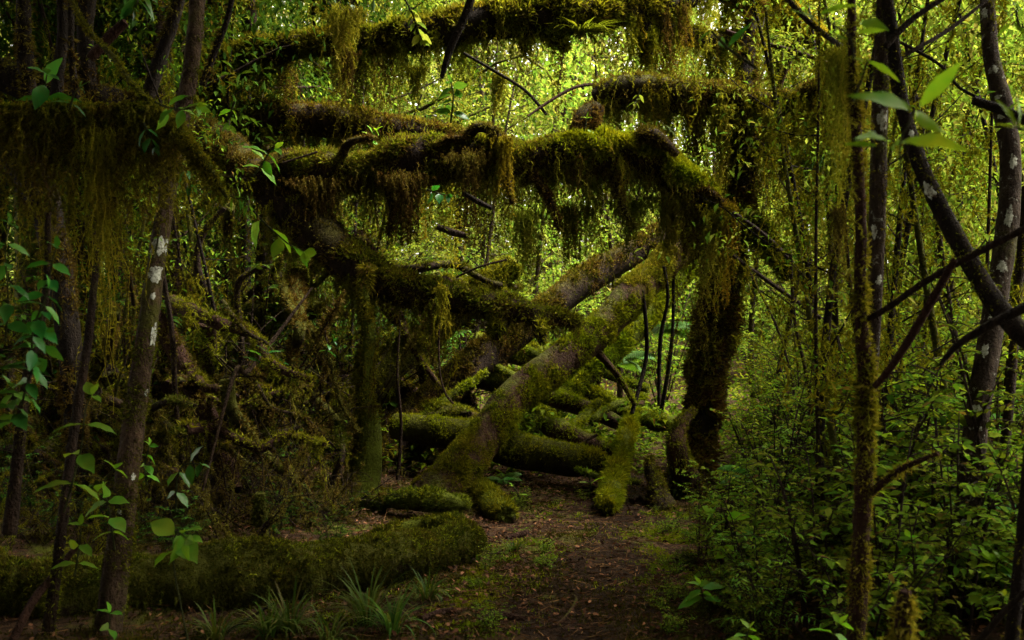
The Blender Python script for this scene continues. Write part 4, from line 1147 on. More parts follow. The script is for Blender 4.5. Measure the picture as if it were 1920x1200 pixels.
# ------------------------------------------------------------------ leafy plants with big leaves (near)
def sprig(label, path, nl, L, mat='near_leaf', tpl='near', cat='sapling', stem_r=2.2, pair=True, start=0.25, droop=-0.35, seed=0, name='leafy_sapling', tip=True, spread=1.0):
    """a shoot along a pixel path with pairs of leaves; L in photo pixels"""
    r = np.random.default_rng(seed)
    P = [at(*p) for p in path]
    d = path[-1][2]
    t = Tube(P, np.linspace(stem_r, stem_r * 0.5, len(P)) * d / F, lump=0.05, dens=80)
    e = empty(name, P[0], label, cat)
    obj('stem', t.mesh(6), M['stem'], e)
    pp, dd, ll, rr = [], [], [], []
    tan = norm(np.gradient(t.C, axis=0))
    for i, s in enumerate(np.linspace(start, 1.0, nl)):
        c = t.interp(t.C, np.array([s]))[0]
        T = t.interp(tan, np.array([s]))[0]
        a0 = r.uniform(-0.5, 0.5) + (i % 2) * 0.9
        sd = norm(np.cross(T, [0, 1.0, 0.15]))
        fr = np.cross(sd, T)
        last = i == nl - 1
        for q in ((1, -1) if pair else ((1,) if i % 2 else (-1,))):
            dirv = sd * q * math.cos(a0) * spread + fr * math.sin(a0) * q + T * (0.7 if last else 0.25) + np.array([0, -0.15, droop * r.uniform(0.5, 1.5)])
            pp.append(c); dd.append(dirv); rr.append(r.normal() * 0.5)
            ll.append(L * d / F * r.uniform(0.7, 1.15) * (0.6 if last else 1))
        if last and tip:
            pp.append(c); dd.append(T + np.array([0, -0.2, 0.1])); ll.append(L * d / F * 0.5); rr.append(r.normal())
    obj('foliage', [leaves(np.array(pp), np.array(dd), np.array(ll), tpl, np.array(rr))], M[mat], e)
    return e


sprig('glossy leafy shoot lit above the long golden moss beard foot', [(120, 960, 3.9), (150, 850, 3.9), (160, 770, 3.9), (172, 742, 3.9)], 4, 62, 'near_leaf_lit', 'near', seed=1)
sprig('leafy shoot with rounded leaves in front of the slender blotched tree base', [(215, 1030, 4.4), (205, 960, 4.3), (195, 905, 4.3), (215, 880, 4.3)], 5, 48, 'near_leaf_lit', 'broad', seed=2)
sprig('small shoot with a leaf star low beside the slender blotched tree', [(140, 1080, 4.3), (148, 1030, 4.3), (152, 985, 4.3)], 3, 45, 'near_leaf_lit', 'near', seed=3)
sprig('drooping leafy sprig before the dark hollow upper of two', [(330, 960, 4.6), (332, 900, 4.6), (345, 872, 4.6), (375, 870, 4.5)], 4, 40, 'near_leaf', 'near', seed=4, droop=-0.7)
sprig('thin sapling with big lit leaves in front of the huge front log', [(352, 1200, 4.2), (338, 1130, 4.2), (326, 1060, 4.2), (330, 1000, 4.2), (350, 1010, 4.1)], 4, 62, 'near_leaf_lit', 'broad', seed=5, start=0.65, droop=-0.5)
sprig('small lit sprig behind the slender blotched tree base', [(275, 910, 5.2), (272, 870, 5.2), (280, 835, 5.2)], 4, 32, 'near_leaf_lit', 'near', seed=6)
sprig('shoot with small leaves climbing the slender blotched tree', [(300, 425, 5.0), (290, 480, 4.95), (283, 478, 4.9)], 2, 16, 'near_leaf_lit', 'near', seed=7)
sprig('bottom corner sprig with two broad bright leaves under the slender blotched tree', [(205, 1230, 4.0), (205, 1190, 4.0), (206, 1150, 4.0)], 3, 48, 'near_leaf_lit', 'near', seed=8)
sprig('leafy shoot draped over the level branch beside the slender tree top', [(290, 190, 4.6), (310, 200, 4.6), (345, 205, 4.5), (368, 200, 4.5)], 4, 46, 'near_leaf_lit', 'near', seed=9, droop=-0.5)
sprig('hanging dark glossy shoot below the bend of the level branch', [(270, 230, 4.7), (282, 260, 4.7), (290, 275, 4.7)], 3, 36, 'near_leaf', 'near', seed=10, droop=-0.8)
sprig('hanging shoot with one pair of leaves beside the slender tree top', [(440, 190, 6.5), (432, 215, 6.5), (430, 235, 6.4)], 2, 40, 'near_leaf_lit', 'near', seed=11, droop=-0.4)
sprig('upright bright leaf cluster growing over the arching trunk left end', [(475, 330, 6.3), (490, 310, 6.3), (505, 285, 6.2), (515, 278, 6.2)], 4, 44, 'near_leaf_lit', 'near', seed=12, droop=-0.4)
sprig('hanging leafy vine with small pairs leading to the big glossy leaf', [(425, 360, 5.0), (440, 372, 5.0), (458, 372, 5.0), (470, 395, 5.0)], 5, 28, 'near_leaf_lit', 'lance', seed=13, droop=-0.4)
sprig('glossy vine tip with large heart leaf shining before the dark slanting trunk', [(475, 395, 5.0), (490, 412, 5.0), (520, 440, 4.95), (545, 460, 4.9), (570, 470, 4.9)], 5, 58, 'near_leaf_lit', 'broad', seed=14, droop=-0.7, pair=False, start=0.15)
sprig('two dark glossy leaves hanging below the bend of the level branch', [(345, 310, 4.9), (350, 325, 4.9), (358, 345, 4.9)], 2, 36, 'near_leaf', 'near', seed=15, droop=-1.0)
sprig('small blue-green leaf pair lit in the middle of the moss curtain', [(800, 355, 7.2), (820, 362, 7.2), (838, 366, 7.2)], 3, 24, 'near_leaf', 'broad', seed=16)
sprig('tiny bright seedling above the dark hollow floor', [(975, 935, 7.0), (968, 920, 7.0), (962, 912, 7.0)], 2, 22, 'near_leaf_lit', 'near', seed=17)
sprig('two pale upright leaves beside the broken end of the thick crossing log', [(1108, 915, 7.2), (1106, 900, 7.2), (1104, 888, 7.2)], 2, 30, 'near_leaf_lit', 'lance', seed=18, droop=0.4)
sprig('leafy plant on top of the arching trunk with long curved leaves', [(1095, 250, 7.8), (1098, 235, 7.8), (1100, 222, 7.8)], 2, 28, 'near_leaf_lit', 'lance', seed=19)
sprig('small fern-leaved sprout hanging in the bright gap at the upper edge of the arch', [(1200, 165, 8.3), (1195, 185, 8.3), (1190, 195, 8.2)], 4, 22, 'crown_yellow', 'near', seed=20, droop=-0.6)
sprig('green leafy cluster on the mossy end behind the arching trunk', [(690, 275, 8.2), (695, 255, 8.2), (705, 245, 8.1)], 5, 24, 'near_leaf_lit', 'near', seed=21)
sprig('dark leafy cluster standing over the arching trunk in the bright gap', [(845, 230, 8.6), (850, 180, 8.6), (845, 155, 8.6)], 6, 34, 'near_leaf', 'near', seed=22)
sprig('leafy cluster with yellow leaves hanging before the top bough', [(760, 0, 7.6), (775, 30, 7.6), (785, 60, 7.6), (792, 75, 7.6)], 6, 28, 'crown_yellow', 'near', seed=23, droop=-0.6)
sprig('big dark leaves hanging from the top edge above the broken stub', [(255, -60, 5.2), (262, -20, 5.2), (258, 5, 5.1), (250, 15, 5.1)], 4, 60, 'near_leaf', 'near', seed=24, droop=-0.8)
sprig('tall dark leaf pair standing on the level branch at the edge', [(85, 210, 4.9), (84, 170, 4.9), (88, 140, 4.8)], 3, 58, 'near_leaf', 'near', seed=25, droop=-0.2)
sprig('curved leaf shoot on the level branch before the bowed trunk', [(130, 205, 4.8), (140, 175, 4.8), (150, 165, 4.8)], 2, 40, 'near_leaf', 'lance', seed=26)
sprig('spiky narrow-leaved rosette on the long pale dead stick', [(490, 690, 6.3), (496, 672, 6.3), (500, 662, 6.3)], 3, 48, 'near_leaf', 'lance', seed=27, droop=0.1)
sprig('dark leaf sprig in the hollow above the green mossy snag', [(610, 665, 7.0), (618, 645, 7.0), (625, 640, 7.0)], 3, 24, 'near_leaf', 'near', seed=28)
# the shrub with glossy leaves at the left edge
for k, (pp, lab) in enumerate([
    ([(70, 640, 3.6), (85, 560, 3.6), (98, 490, 3.6), (105, 465, 3.6)], 'top shoot of glossy dark leaves at the left edge under the moss beard'),
    ([(60, 700, 3.6), (62, 620, 3.5), (85, 560, 3.5), (90, 540, 3.5)], 'middle shoot of glossy dark leaves at the left edge'),
    ([(10, 640, 3.5), (15, 560, 3.5), (10, 470, 3.5), (18, 420, 3.5)], 'glossy dark shoot cut by the picture edge'),
    ([(40, 760, 3.6), (60, 690, 3.6), (80, 640, 3.6), (88, 630, 3.6)], 'lowest drooping shoot of glossy dark leaves at the left edge'),
    ([(25, 800, 3.7), (28, 750, 3.7), (20, 725, 3.7)], 'small dull shoot below the glossy ones at the left edge')]):
    sprig(lab, pp, 6, 52, 'near_leaf', 'near', seed=40 + k, droop=-0.55, start=0.15, cat='shrub', name='glossy_shrub')
# the long blurred leaves close to the lens at the right
def leafy_twig(label, d, lv, stem, mat='near_leaf_lit', seed=0):
    """lv: (base px, base py, tip px, tip py, depth step of the tip) of each leaf"""
    r = np.random.default_rng(seed)
    t = px_tube([(x, y, d, 2.4) for x, y in stem], dens=40)
    e = empty('leafy_twig', t.C[0], label, 'leafy twig')
    obj('stem', t.mesh(6), M['stem'], e)
    b = np.array([at(q[0], q[1], d) for q in lv]); tp = np.array([at(q[2], q[3], d + q[4]) for q in lv])
    obj('foliage', [leaves(b, tp - b, np.linalg.norm(tp - b, axis=1), 'lance', r.uniform(0.5, 1.3, len(lv)))], M[mat], e)


leafy_twig('blurred twig with one long leaf pointing up and leaves spreading before the grey-barked trunk', 2.1,
           [(1719, 206, 1812, 100, -0.1), (1710, 208, 1634, 156, -0.1), (1690, 268, 1784, 244, 0.1), (1645, 274, 1588, 262, 0), (1662, 266, 1630, 230, -0.1), (1690, 270, 1655, 262, 0.1), (1715, 210, 1740, 240, 0.1)], [(1690, 330), (1688, 268), (1704, 230), (1716, 205)], seed=1)
leafy_twig('blurred lance leaves around the top of the nearest mossy pole', 2.3,
           [(1540, 47, 1494, 2, 0), (1535, 28, 1596, -2, 0), (1605, 60, 1656, 54, 0), (1612, 45, 1645, 30, .1), (1590, 75, 1560, 58, 0)], [(1600, 110), (1595, 70), (1560, 45), (1535, 27)], seed=2)
leafy_twig('blurred leaf pair reaching over the grey-barked trunk', 2.5, [(1625, 114, 1690, 138, 0), (1640, 175, 1690, 190, 0), (1625, 118, 1598, 100, 0)], [(1600, 190), (1615, 150), (1626, 116)], seed=3)
leafy_twig('blurred upright leaves over the black broken branch', 2.2, [(1905, 238, 1882, 178, 0), (1908, 238, 1925, 176, 0), (1903, 240, 1872, 228, 0)], [(1940, 260), (1920, 245), (1905, 238)], seed=4)
leafy_twig('soft dark leaf hanging before the bright gap near the top', 3.4, [(1363, 90, 1398, 44, 0), (1363, 90, 1335, 60, 0.1), (1335, 58, 1308, 70, 0)], [(1420, 130), (1390, 108), (1362, 88), (1334, 58)], 'near_leaf', seed=5)
leafy_twig('bright green leaf spray in the upper right corner', 3.0, [(1900, 40, 1868, 62, 0), (1900, 40, 1880, 0, 0), (1915, 20, 1895, -10, 0), (1895, 70, 1868, 70, 0), (1900, 40, 1925, 70, 0)], [(1950, 80), (1915, 55), (1905, 20)], seed=6)
for k, (pp, L, lab) in enumerate([
    ([(1565, 1260, 3.3), (1560, 1200, 3.3), (1575, 1170, 3.3)], 52, 'bright broad-leaved seedling at the foot of the nearest mossy pole'),
    ([(1400, 1230, 3.8), (1398, 1200, 3.8), (1405, 1180, 3.8)], 40, 'small leaf star at the bottom beside the long grey stick'),
    ([(1320, 1130, 4.6), (1316, 1110, 4.6), (1312, 1098, 4.6)], 50, 'low leafy plant with long drooping leaves at the path edge'),
    ([(1345, 1090, 5.0), (1330, 1080, 5.0), (1328, 1066, 5.0)], 26, 'small bright sprout above the drooping plant at the path edge'),
    ([(1390, 1060, 5.0), (1375, 1000, 5.0), (1355, 965, 5.0), (1340, 960, 5.0)], 62, 'large-leaved bright plant leaning out over the path'),
    ([(1360, 1080, 5.1), (1358, 1040, 5.1), (1356, 1015, 5.1)], 38, 'dull leafy sprout below the large-leaved bright plant'),
    ([(1470, 1090, 4.9), (1462, 1040, 4.9), (1450, 1005, 4.9)], 40, 'pale-leaved plant between the path edge and the shrubs'),
    ([(1715, 1090, 4.2), (1718, 1040, 4.2), (1705, 1010, 4.2)], 48, 'light green plant with a pale drooping stem beyond the nearest pole'),
    ([(1885, 1170, 3.9), (1880, 1130, 3.9), (1882, 1118, 3.9)], 32, 'small bright seedling at the base of the white-blotched tree'),
    ([(1870, 1080, 4.2), (1868, 1060, 4.2), (1875, 1050, 4.2)], 44, 'serrated bright leaf plant beside the white-blotched tree'),
    ([(1680, 1160, 3.4), (1676, 1140, 3.4), (1674, 1128, 3.4)], 22, 'tiny leaf sprout between the pole and the blurred stump'),
    ([(1830, 1000, 5.2), (1840, 960, 5.2), (1852, 950, 5.2)], 40, 'leafy plant with long leaves right behind the white-blotched tree'),
    ([(1500, 1000, 5.4), (1485, 950, 5.4), (1480, 920, 5.4)], 34, 'bright upright sprig in the middle of the path-side shrubs')]):
    sprig(lab, pp, 4, L, 'near_leaf_lit', 'near', seed=80 + k, droop=-0.3, start=0.3, cat='plant', name='seedling')


# ------------------------------------------------------------------ grass tufts, hanging grass, ferns
def grass_parts(c, n, H, spread, lean=0.8, width=0.011, hang=False):
    ns = 7
    a = rng.uniform(0, 2 * np.pi, n)
    hd = np.stack([np.cos(a), np.sin(a), np.zeros(n)], -1)
    Ls = H * rng.uniform(0.5, 1.1, n)
    t = np.linspace(0, 1, ns)
    bend = rng.uniform(0.25, lean, n)
    ph = bend[:, None] * 2.2 * t[None]
    if hang:
        ph = ph + 1.0
    dl = (Ls / (ns - 1))[:, None]
    hx = np.cumsum(np.sin(ph) * dl, 1) - (np.sin(ph) * dl)[:, :1]
    hz = np.cumsum(np.cos(ph) * dl, 1) - (np.cos(ph) * dl)[:, :1]
    P = np.asarray(c)[None, None] + hd[:, None] * (hx[..., None] + rng.uniform(0, spread, n)[:, None, None]) + np.array([0, 0, 1.0]) * hz[..., None]
    sd = np.stack([-np.sin(a), np.cos(a), np.zeros(n)], -1)[:, None]
    w = width * np.sin(np.pi * np.clip(t * 0.85 + 0.15, 0, 1)) * 0.5 + 0.0005
    V = np.concatenate([P - sd * w[None, :, None], P + sd * w[None, :, None]], 2).reshape(-1, 3)
    base = (np.arange(n) * ns * 2)[:, None] + (np.arange(ns - 1) * 2)[None]
    return [(V, np.stack([base, base + 1, base + 3, base + 2], -1).reshape(-1, 4))]


for (px, py, n, H, lab) in [
    (690, 1175, 60, 0.42, 'tallest grass tuft in front of the huge front log'), (735, 1195, 45, 0.34, 'drooping grass tuft at the foot of the tallest one'),
    (545, 1195, 50, 0.32, 'spreading grass tuft between the slender tree and the tallest tuft'), (505, 1200, 34, 0.28, 'grass tuft crossed by the thin black stick'),
    (620, 1205, 30, 0.26, 'low grass tuft at the bottom edge'), (800, 1130, 34, 0.24, 'narrow grass tuft nearest the path'), (405, 1210, 30, 0.26, 'small grass tuft at the bottom edge under the front log'),
    (965, 1040, 40, 0.12, 'short fine grass tuft at the path side'), (1275, 930, 26, 0.34, 'long-bladed grass tuft beside the rotten stump'), (895, 1068, 16, 0.12, 'tiny grass tuft at the end of the front log'),
    (275, 980, 26, 0.4, 'arching grass tuft in the shade behind the front log'), (330, 960, 18, 0.35, 'sparse grass blades beside the arching tuft in the shade')]:
    d = 1.5 * F / (py - HOR)
    c = at(px, py, d); c[2] = float(ground_z(c[0], c[1])) if py > 1000 else c[2]
    tag(obj('grass_tuft', grass_parts(c, int(n * 1.3), H * 0.75, 0.05, 1.25, 0.008), M['grass'], None, c), lab, 'grass', 'tufts of grass on the forest floor')
for (px, py, d, n, H, mt, lab) in [(1500, 290, 8.5, 150, 0.36, 'grass', 'dense hanging grass tuft below the golden moss limb'), (1545, 320, 8.4, 240, 0.62, 'grass', 'longest hanging grass curtain before the nearest mossy pole'),
                               (1090, 60, 8.9, 150, 0.3, 'moss', 'shaggy green epiphyte tuft on the thick part of the top bough'), (1230, 250, 8.4, 60, 0.3, 'grass', 'hanging grass tuft at the bend between the boughs')]:
    c = at(px, py, d)
    tag(obj('hanging_grass', grass_parts(c, n, H, 0.14, 0.75, 0.009, True), M[mt], None, c), lab, 'hanging grass')


def frond_parts(c, az, L, rise, npin=22, wid=0.3):
    t = np.linspace(0, 1, npin + 2)
    ph = rise - 1.5 * t
    ds = L / (npin + 1)
    h = np.cumsum(np.cos(ph)) * ds
    z = np.cumsum(np.sin(ph)) * ds
    hd = np.array([math.cos(az), math.sin(az), 0]); sd = np.array([-math.sin(az), math.cos(az), 0])
    P = np.asarray(c)[None] + hd[None] * h[:, None] + np.array([0, 0, 1.0])[None] * z[:, None]
    T = norm(np.gradient(P, axis=0))
    pp, dd, ll = [], [], []
    for k in range(2, npin + 2):
        for q in (1, -1):
            pp.append(P[k]); dd.append(sd * q + T[k] * 0.45 + np.array([0, 0, -0.12]))
            ll.append(L * wid * math.sin(math.pi * min(1, (k / (npin + 2)) * 0.9 + 0.12)) ** 0.8)
    tb = Tube(P[::4], np.linspace(0.004, 0.0015, len(P[::4])), dens=40)
    return [leaves(np.array(pp), np.array(dd), np.array(ll), 'lance_mid')], tb.mesh(5, 0.06)


def make_fern(name, c, nf, L, label, group=None, seed=0):
    r = np.random.default_rng(seed)
    e = empty(name, c, label, 'fern', group)
    for k in range(nf):
        lf, st = frond_parts(c, k / nf * 6.283 + r.uniform(-.3, .3), L * r.uniform(0.7, 1.1), r.uniform(0.6, 1.15))
        f = obj('frond', lf, M['fern'], e)
        st = [(np.asarray(v) - np.array(e['_o']), ff) for v, ff in st]
        me = make_mesh('stalk', st); me.materials.append(M['stem'])
        s = bpy.data.objects.new('stalk', me); COL.objects.link(s); s.parent = f
    return e


FERN = None
for k, (px, py, d, s, lab) in enumerate([(1715, 960, 5.6, 1.0, 'lush fern between the nearest pole and the white-blotched tree'), (1790, 930, 6.2, 0.9, 'fern partly behind the white-blotched tree'), (1650, 900, 6.8, 0.85, 'fern behind the nearest mossy pole'),
                                 (1770, 800, 6.6, 0.8, 'fern growing higher on the bank behind the white-blotched tree'), (1420, 900, 6.9, 0.6, 'small fern among the shrubs near the pillar tree'), (1895, 960, 5.6, 0.8, 'fern at the right edge beyond the white-blotched tree'),
                                 (1290, 640, 11.0, 1.2, 'pale fern in the bright gap behind the pillar tree'), (1150, 690, 11.5, 1.1, 'fern in the gap between leaning trunks'), (940, 905, 7.6, 0.35, 'small fern under the big leaning trunk')]):
    c = at(px, py, d)
    if FERN is None:
        FERN = make_fern('fern', c, 9, 0.62, lab, 'ferns in the undergrowth', 3)
    else:
        copy_thing(FERN, c, k * 1.3, s, lab)


# ------------------------------------------------------------------ shrubs of the undergrowth
def shrub_geo(seed, H, nst, L, tpl='mid', spread=0.5, dense=1.0):
    r = np.random.default_rng(seed)
    stems, pp, dd, ll = [], [], [], []
    for i in range(nst):
        az = r.uniform(0, 6.283); ln = H * r.uniform(0.55, 1.1)
        out = np.array([math.cos(az), math.sin(az), 0])
        b = out * r.uniform(0, 0.08)
        P = [b, b + out * ln * spread * 0.25 + np.array([0, 0, ln * 0.4]), b + out * ln * spread * 0.6 + np.array([0, 0, ln * 0.75]), b + out * ln * spread * r.uniform(0.8, 1.2) + np.array([0, 0, ln * 0.95])]
        t = Tube(P, np.linspace(0.008, 0.002, 4) * (H / 1.0) ** 0.5, lump=0.05, dens=40)
        stems += t.mesh(5, 0.12)
        for s in np.linspace(0.25, 0.97, int(7 * dense)):
            c = t.interp(t.C, np.array([s]))[0]
            a2 = r.uniform(0, 6.283)
            tl = H * 0.3 * r.uniform(0.5, 1.2) * (1.2 - 0.6 * s)
            td = norm(np.array([math.cos(a2), math.sin(a2), r.uniform(-0.1, 0.7)]))
            e = c + td * tl + np.array([0, 0, -0.12 * tl])
            q = Tube([c, c + td * tl * 0.5, e], [0.003, 0.0025, 0.0015], lump=0.0, dens=20)
            stems += q.mesh(4, 0.2, cap=False)
            nd = max(2, int(tl / (L * 0.75)))
            for u in np.linspace(0.25, 1, nd):
                g = q.interp(q.C, np.array([u]))[0]
                sd = norm(np.cross(td, [0, 0, 1.0]))
                for sg in (1, -1):
                    pp.append(g); dd.append(sd * sg + td * r.uniform(0.2, 0.8) + np.array([0, 0, r.uniform(-0.6, 0.25)])); ll.append(L * r.uniform(0.6, 1.2))
            pp.append(e); dd.append(td); ll.append(L * 0.7)
    return stems, [leaves(np.array(pp), np.array(dd), np.array(ll), tpl, r.normal(size=len(pp)) * 0.4)]


def make_shrub(seed, H, nst, L, mat, tpl='mid', name='shrub', label='', group=None, dense=1.0, spread=0.5):
    st, lf = shrub_geo(seed, H, nst, L, tpl, spread, dense)
    e = empty(name, (0, 0, 0), label, 'shrub', group)
    obj('stem', st, M['twig'], e)
    obj('foliage', lf, M[mat], e)
    return e


G_NEAR = 'leafy shrubs beside the path'
G_MID = 'shrubs under the trees behind the tangle'
G_FAR = 'far shrubs in the bright forest behind'
G_DARK = 'shaded shrubs on the dark side of the tangle'
L_NEAR = 'small-leaved green shrub in the thicket along the path side'
L_MID = 'leafy green shrub in the bright thicket behind the pillar tree and poles'
L_FAR = 'yellow-green shrub far back in the bright forest'
L_DARK = 'dim leafy shrub in the shaded tangle behind the moss curtains'
near = [make_shrub(200 + k, 0.55, 10, 0.034 + 0.005 * k, 'shrub', label=L_NEAR, group=G_NEAR, dense=1.25) for k in range(4)]
near += [make_shrub(204 + k, 0.8, 5, 0.055 - 0.005 * k, 'near_leaf_lit' if k else 'shrub', ('near', 'lance')[k], label=L_NEAR, group=G_NEAR, spread=0.35) for k in range(2)]
near += [make_shrub(206 + k, 1.15, 5, 0.035 + 0.012 * k, 'shrub', label=L_NEAR, group=G_NEAR, spread=0.22, dense=1.5) for k in range(2)]
mids = [make_shrub(210 + k, 1.5, 10, 0.05, 'shrub', label=L_MID, group=G_MID, dense=1.6) for k in range(3)] + \
       [make_shrub(214 + k, 2.2, 12, 0.065, 'crown_yellow', label=L_MID, group=G_MID, dense=1.6) for k in range(2)]
fars = [make_shrub(220 + k, 2.6, 14, 0.09, 'far' if k else 'crown_yellow', 'far', label=L_FAR, group=G_FAR, dense=1.8, spread=0.6) for k in range(3)]
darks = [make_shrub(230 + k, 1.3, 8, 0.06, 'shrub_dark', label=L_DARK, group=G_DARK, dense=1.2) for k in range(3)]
used = set()


def put(protos, x, y, s, label=None, dz=0.0):
    k = int(rng.integers(len(protos)))
    o = protos[k]
    loc = (x, y, float(ground_z(x, y)) - 0.03 + dz)
    rz = rng.uniform(0, 6.28)
    if o.name not in used:
        used.add(o.name)
        o.location = loc; o.rotation_euler = (0, 0, rz); o.scale = (s,) * 3
        return o
    return copy_thing(o, loc, rz, s, label)


# path-side thicket, right
for i in range(150):
    for _ in range(20):
        y = rng.uniform(3.9, 8.8)
        x = rng.uniform(0.6, 4.2)
        if x > path_x(y) + 0.42 + 0.25 * max(0, 6 - y) * 0.4 and x < 0.56 * y + 0.4 and not (y > 6.3 and x < 0.24 * y): break
    edge = np.clip((x - path_x(y) - 0.45) / 1.3, 0.15, 1)
    if rng.uniform() < 0.12 and edge > 0.6:
        copy_thing(FERN, (x, y, float(ground_z(x, y))), rng.uniform(0, 6.28), rng.uniform(0.5, 0.95), 'low fern growing among the small-leaved shrubs of the path-side thicket', 'ferns in the path-side thicket')
        continue
    put(near, x, y, (0.5 + 0.7 * edge) * rng.uniform(0.6, 1.35))
for i in range(46):
    y = rng.uniform(4.2, 7.6); sd_ = 1 if i % 3 else -1
    x = path_x(y) + sd_ * rng.uniform(0.28, 0.75)
    o = put(near[:4], x, y, rng.uniform(0.13, 0.3))
    o['label'] = 'tiny leafy sprout creeping in at the edge of the path'; o['group'] = 'sprouts along the path edge'
for i in range(32):
    y = rng.uniform(7.8, 12); x = rng.uniform(0.24 * y, 0.55 * y + 0.3)
    put(mids[:3], x, y, rng.uniform(0.5, 0.95))
for i in range(42):
    y = rng.uniform(12, 20); x = rng.uniform(-0.45 * y, 0.55 * y)
    put(mids, x, y, rng.uniform(0.7, 1.5))
for i in range(38):
    y = rng.uniform(17, 38); x = rng.uniform(-0.56 * y, 0.58 * y)
    put(fars, x, y, rng.uniform(0.9, 1.8))
# dark side
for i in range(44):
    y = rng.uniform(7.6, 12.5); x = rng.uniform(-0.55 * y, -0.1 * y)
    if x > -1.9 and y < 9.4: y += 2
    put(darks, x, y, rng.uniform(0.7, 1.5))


def ground_cover(n):
    y = 8.6 + 24 * rng.uniform(0, 1, n) ** 1.3
    x = rng.uniform(-0.6, 0.62, n) * y
    h = rng.uniform(0, 1, n) ** 1.6
    p = np.stack([x, y, ground_z(x, y) + h * 0.5 * (0.7 + 0.6 * noise(np.stack([x, y, x * 0], -1), 0.9, 41))], -1)
    return p


p = ground_cover(70000)
tag(obj('ground_cover', [leaves(p, rng.normal(size=p.shape) * np.array([1, 1, 0.5]), rng.uniform(0.04, 0.1, len(p)), 'far')], M['shrub']), 'low green leafy ground cover of the forest behind the logs', None, None, 'stuff')


# dead twiggy brush in the dark hollow
def brush_proto(seed, label, group):
    r = np.random.default_rng(seed)
    e = empty('dead_brush', (0, 0, 0), label, 'dead brush', group)
    pts, ms = [], []
    for i in range(11):
        az = r.uniform(0, 6.283); ln = r.uniform(0.5, 1.3)
        c = np.array([r.normal() * 0.15, r.normal() * 0.15, 0])
        P = [c]
        dv = np.array([math.cos(az) * 0.7, math.sin(az) * 0.7, r.uniform(0.4, 1.2)])
        for k in range(4):
            dv = dv + r.normal(size=3) * 0.4
            P.append(P[-1] + norm(dv) * ln / 4)
        t = Tube(P, np.array([0.011, 0.009, 0.007, 0.005, 0.002]), lump=0.2, dens=40)
        pts += t.mesh(5, 0.06)
        ms.append(moss_coat(t, 5000, 0.03, 0.1, -0.1))
        ms += skirt(t, 5, 0.25, 6, spread=0.03)
        for q in range(4):
            g = t.interp(t.C, np.array([r.uniform(0.3, 0.95)]))[0]
            d2 = norm(r.normal(size=3)) * ln * 0.35
            pts += Tube([g, g + d2 * 0.5 + r.normal(size=3) * 0.03, g + d2], [0.004, 0.003, 0.0015], lump=0.1, dens=20).mesh(4, 0.06, cap=False)
    obj('twig', pts, M['brown_moss_bark'], e)
    obj('moss', ms, M['moss' if seed % 2 else 'moss_brown'], e, smooth=False)
    return e


brush = [brush_proto(400 + k, 'tangle of dead mossy twigs in the dark hollow among the fallen trunks', 'dead twigs in the dark hollow') for k in range(3)]
for i in range(50):
    y = rng.uniform(7.4, 10.2); x = rng.uniform(-0.5 * y, -0.09 * y)
    if x > -1.9: y = rng.uniform(9.2, 10.6)
    put(brush, x, y, rng.uniform(0.7, 1.5))
for i in range(60):
    y = rng.uniform(5.4, 7.8); x = rng.uniform(-0.54 * y, -0.17 * y)
    if i % 2 == 0:
        put(brush, x, y, rng.uniform(0.35, 0.75))
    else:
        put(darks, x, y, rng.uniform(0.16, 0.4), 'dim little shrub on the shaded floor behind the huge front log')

# ------------------------------------------------------------------ forest trees behind and over the scene
def tree_geo(seed, H, r0, nl, leaf, per, crown0=0.4, spread=0.28, bend=0.06):
    r = np.random.default_rng(seed)
    n = 6
    P = [np.array([0, 0, -0.1])]
    dr = r.normal(size=2) * bend
    for k in range(1, n):
        dr = dr + r.normal(size=2) * bend
        P.append(P[-1] + np.array([dr[0] * H / n, dr[1] * H / n, H / (n - 1)]))
    t = Tube(P, np.linspace(r0 * 1.15, r0 * 0.35, n), lump=0.12, seed=seed, dens=120)
    trunk = t.mesh(10, 0.2)
    limbs, pp, dd, ll, tips = [], [], [], [], []
    for i in range(nl):
        s = crown0 + (1 - crown0) * (i + r.uniform(0, 1)) / nl
        c = t.interp(t.C, np.array([min(s, 0.99)]))[0]
        az = r.uniform(0, 6.283)
        ln = H * spread * r.uniform(0.5, 1.2) * (1.15 - 0.6 * (s - crown0) / (1 - crown0))
        td = np.array([math.cos(az), math.sin(az), r.uniform(-0.05, 0.8)])
        q = Tube([c, c + td * ln * 0.4, c + td * ln * 0.8 + np.array([0, 0, r.uniform(-.1, .15) * ln]), c + td * ln + np.array([0, 0, r.uniform(-.3, .1) * ln])],
                 np.array([0.3, 0.22, 0.12, 0.04]) * r0 * (1.1 - 0.5 * s), lump=0.1, dens=40)
        limbs.append(q)
        m = per
        u = r.uniform(0.25, 1.0, m // 8)
        cc = q.interp(q.C, u) + r.normal(size=(m // 8, 3)) * ln * 0.16
        cc = np.repeat(cc, 8, 0) + r.normal(size=(m // 8 * 8, 3)) * leaf * 1.3
        pp.append(cc); dd.append(r.normal(size=cc.shape) + np.array([0, 0, -0.35])); ll.append(leaf * r.uniform(0.5, 1.25, len(cc)))
    return t, trunk, limbs, [leaves(np.concatenate(pp), np.concatenate(dd), np.concatenate(ll), 'far')]


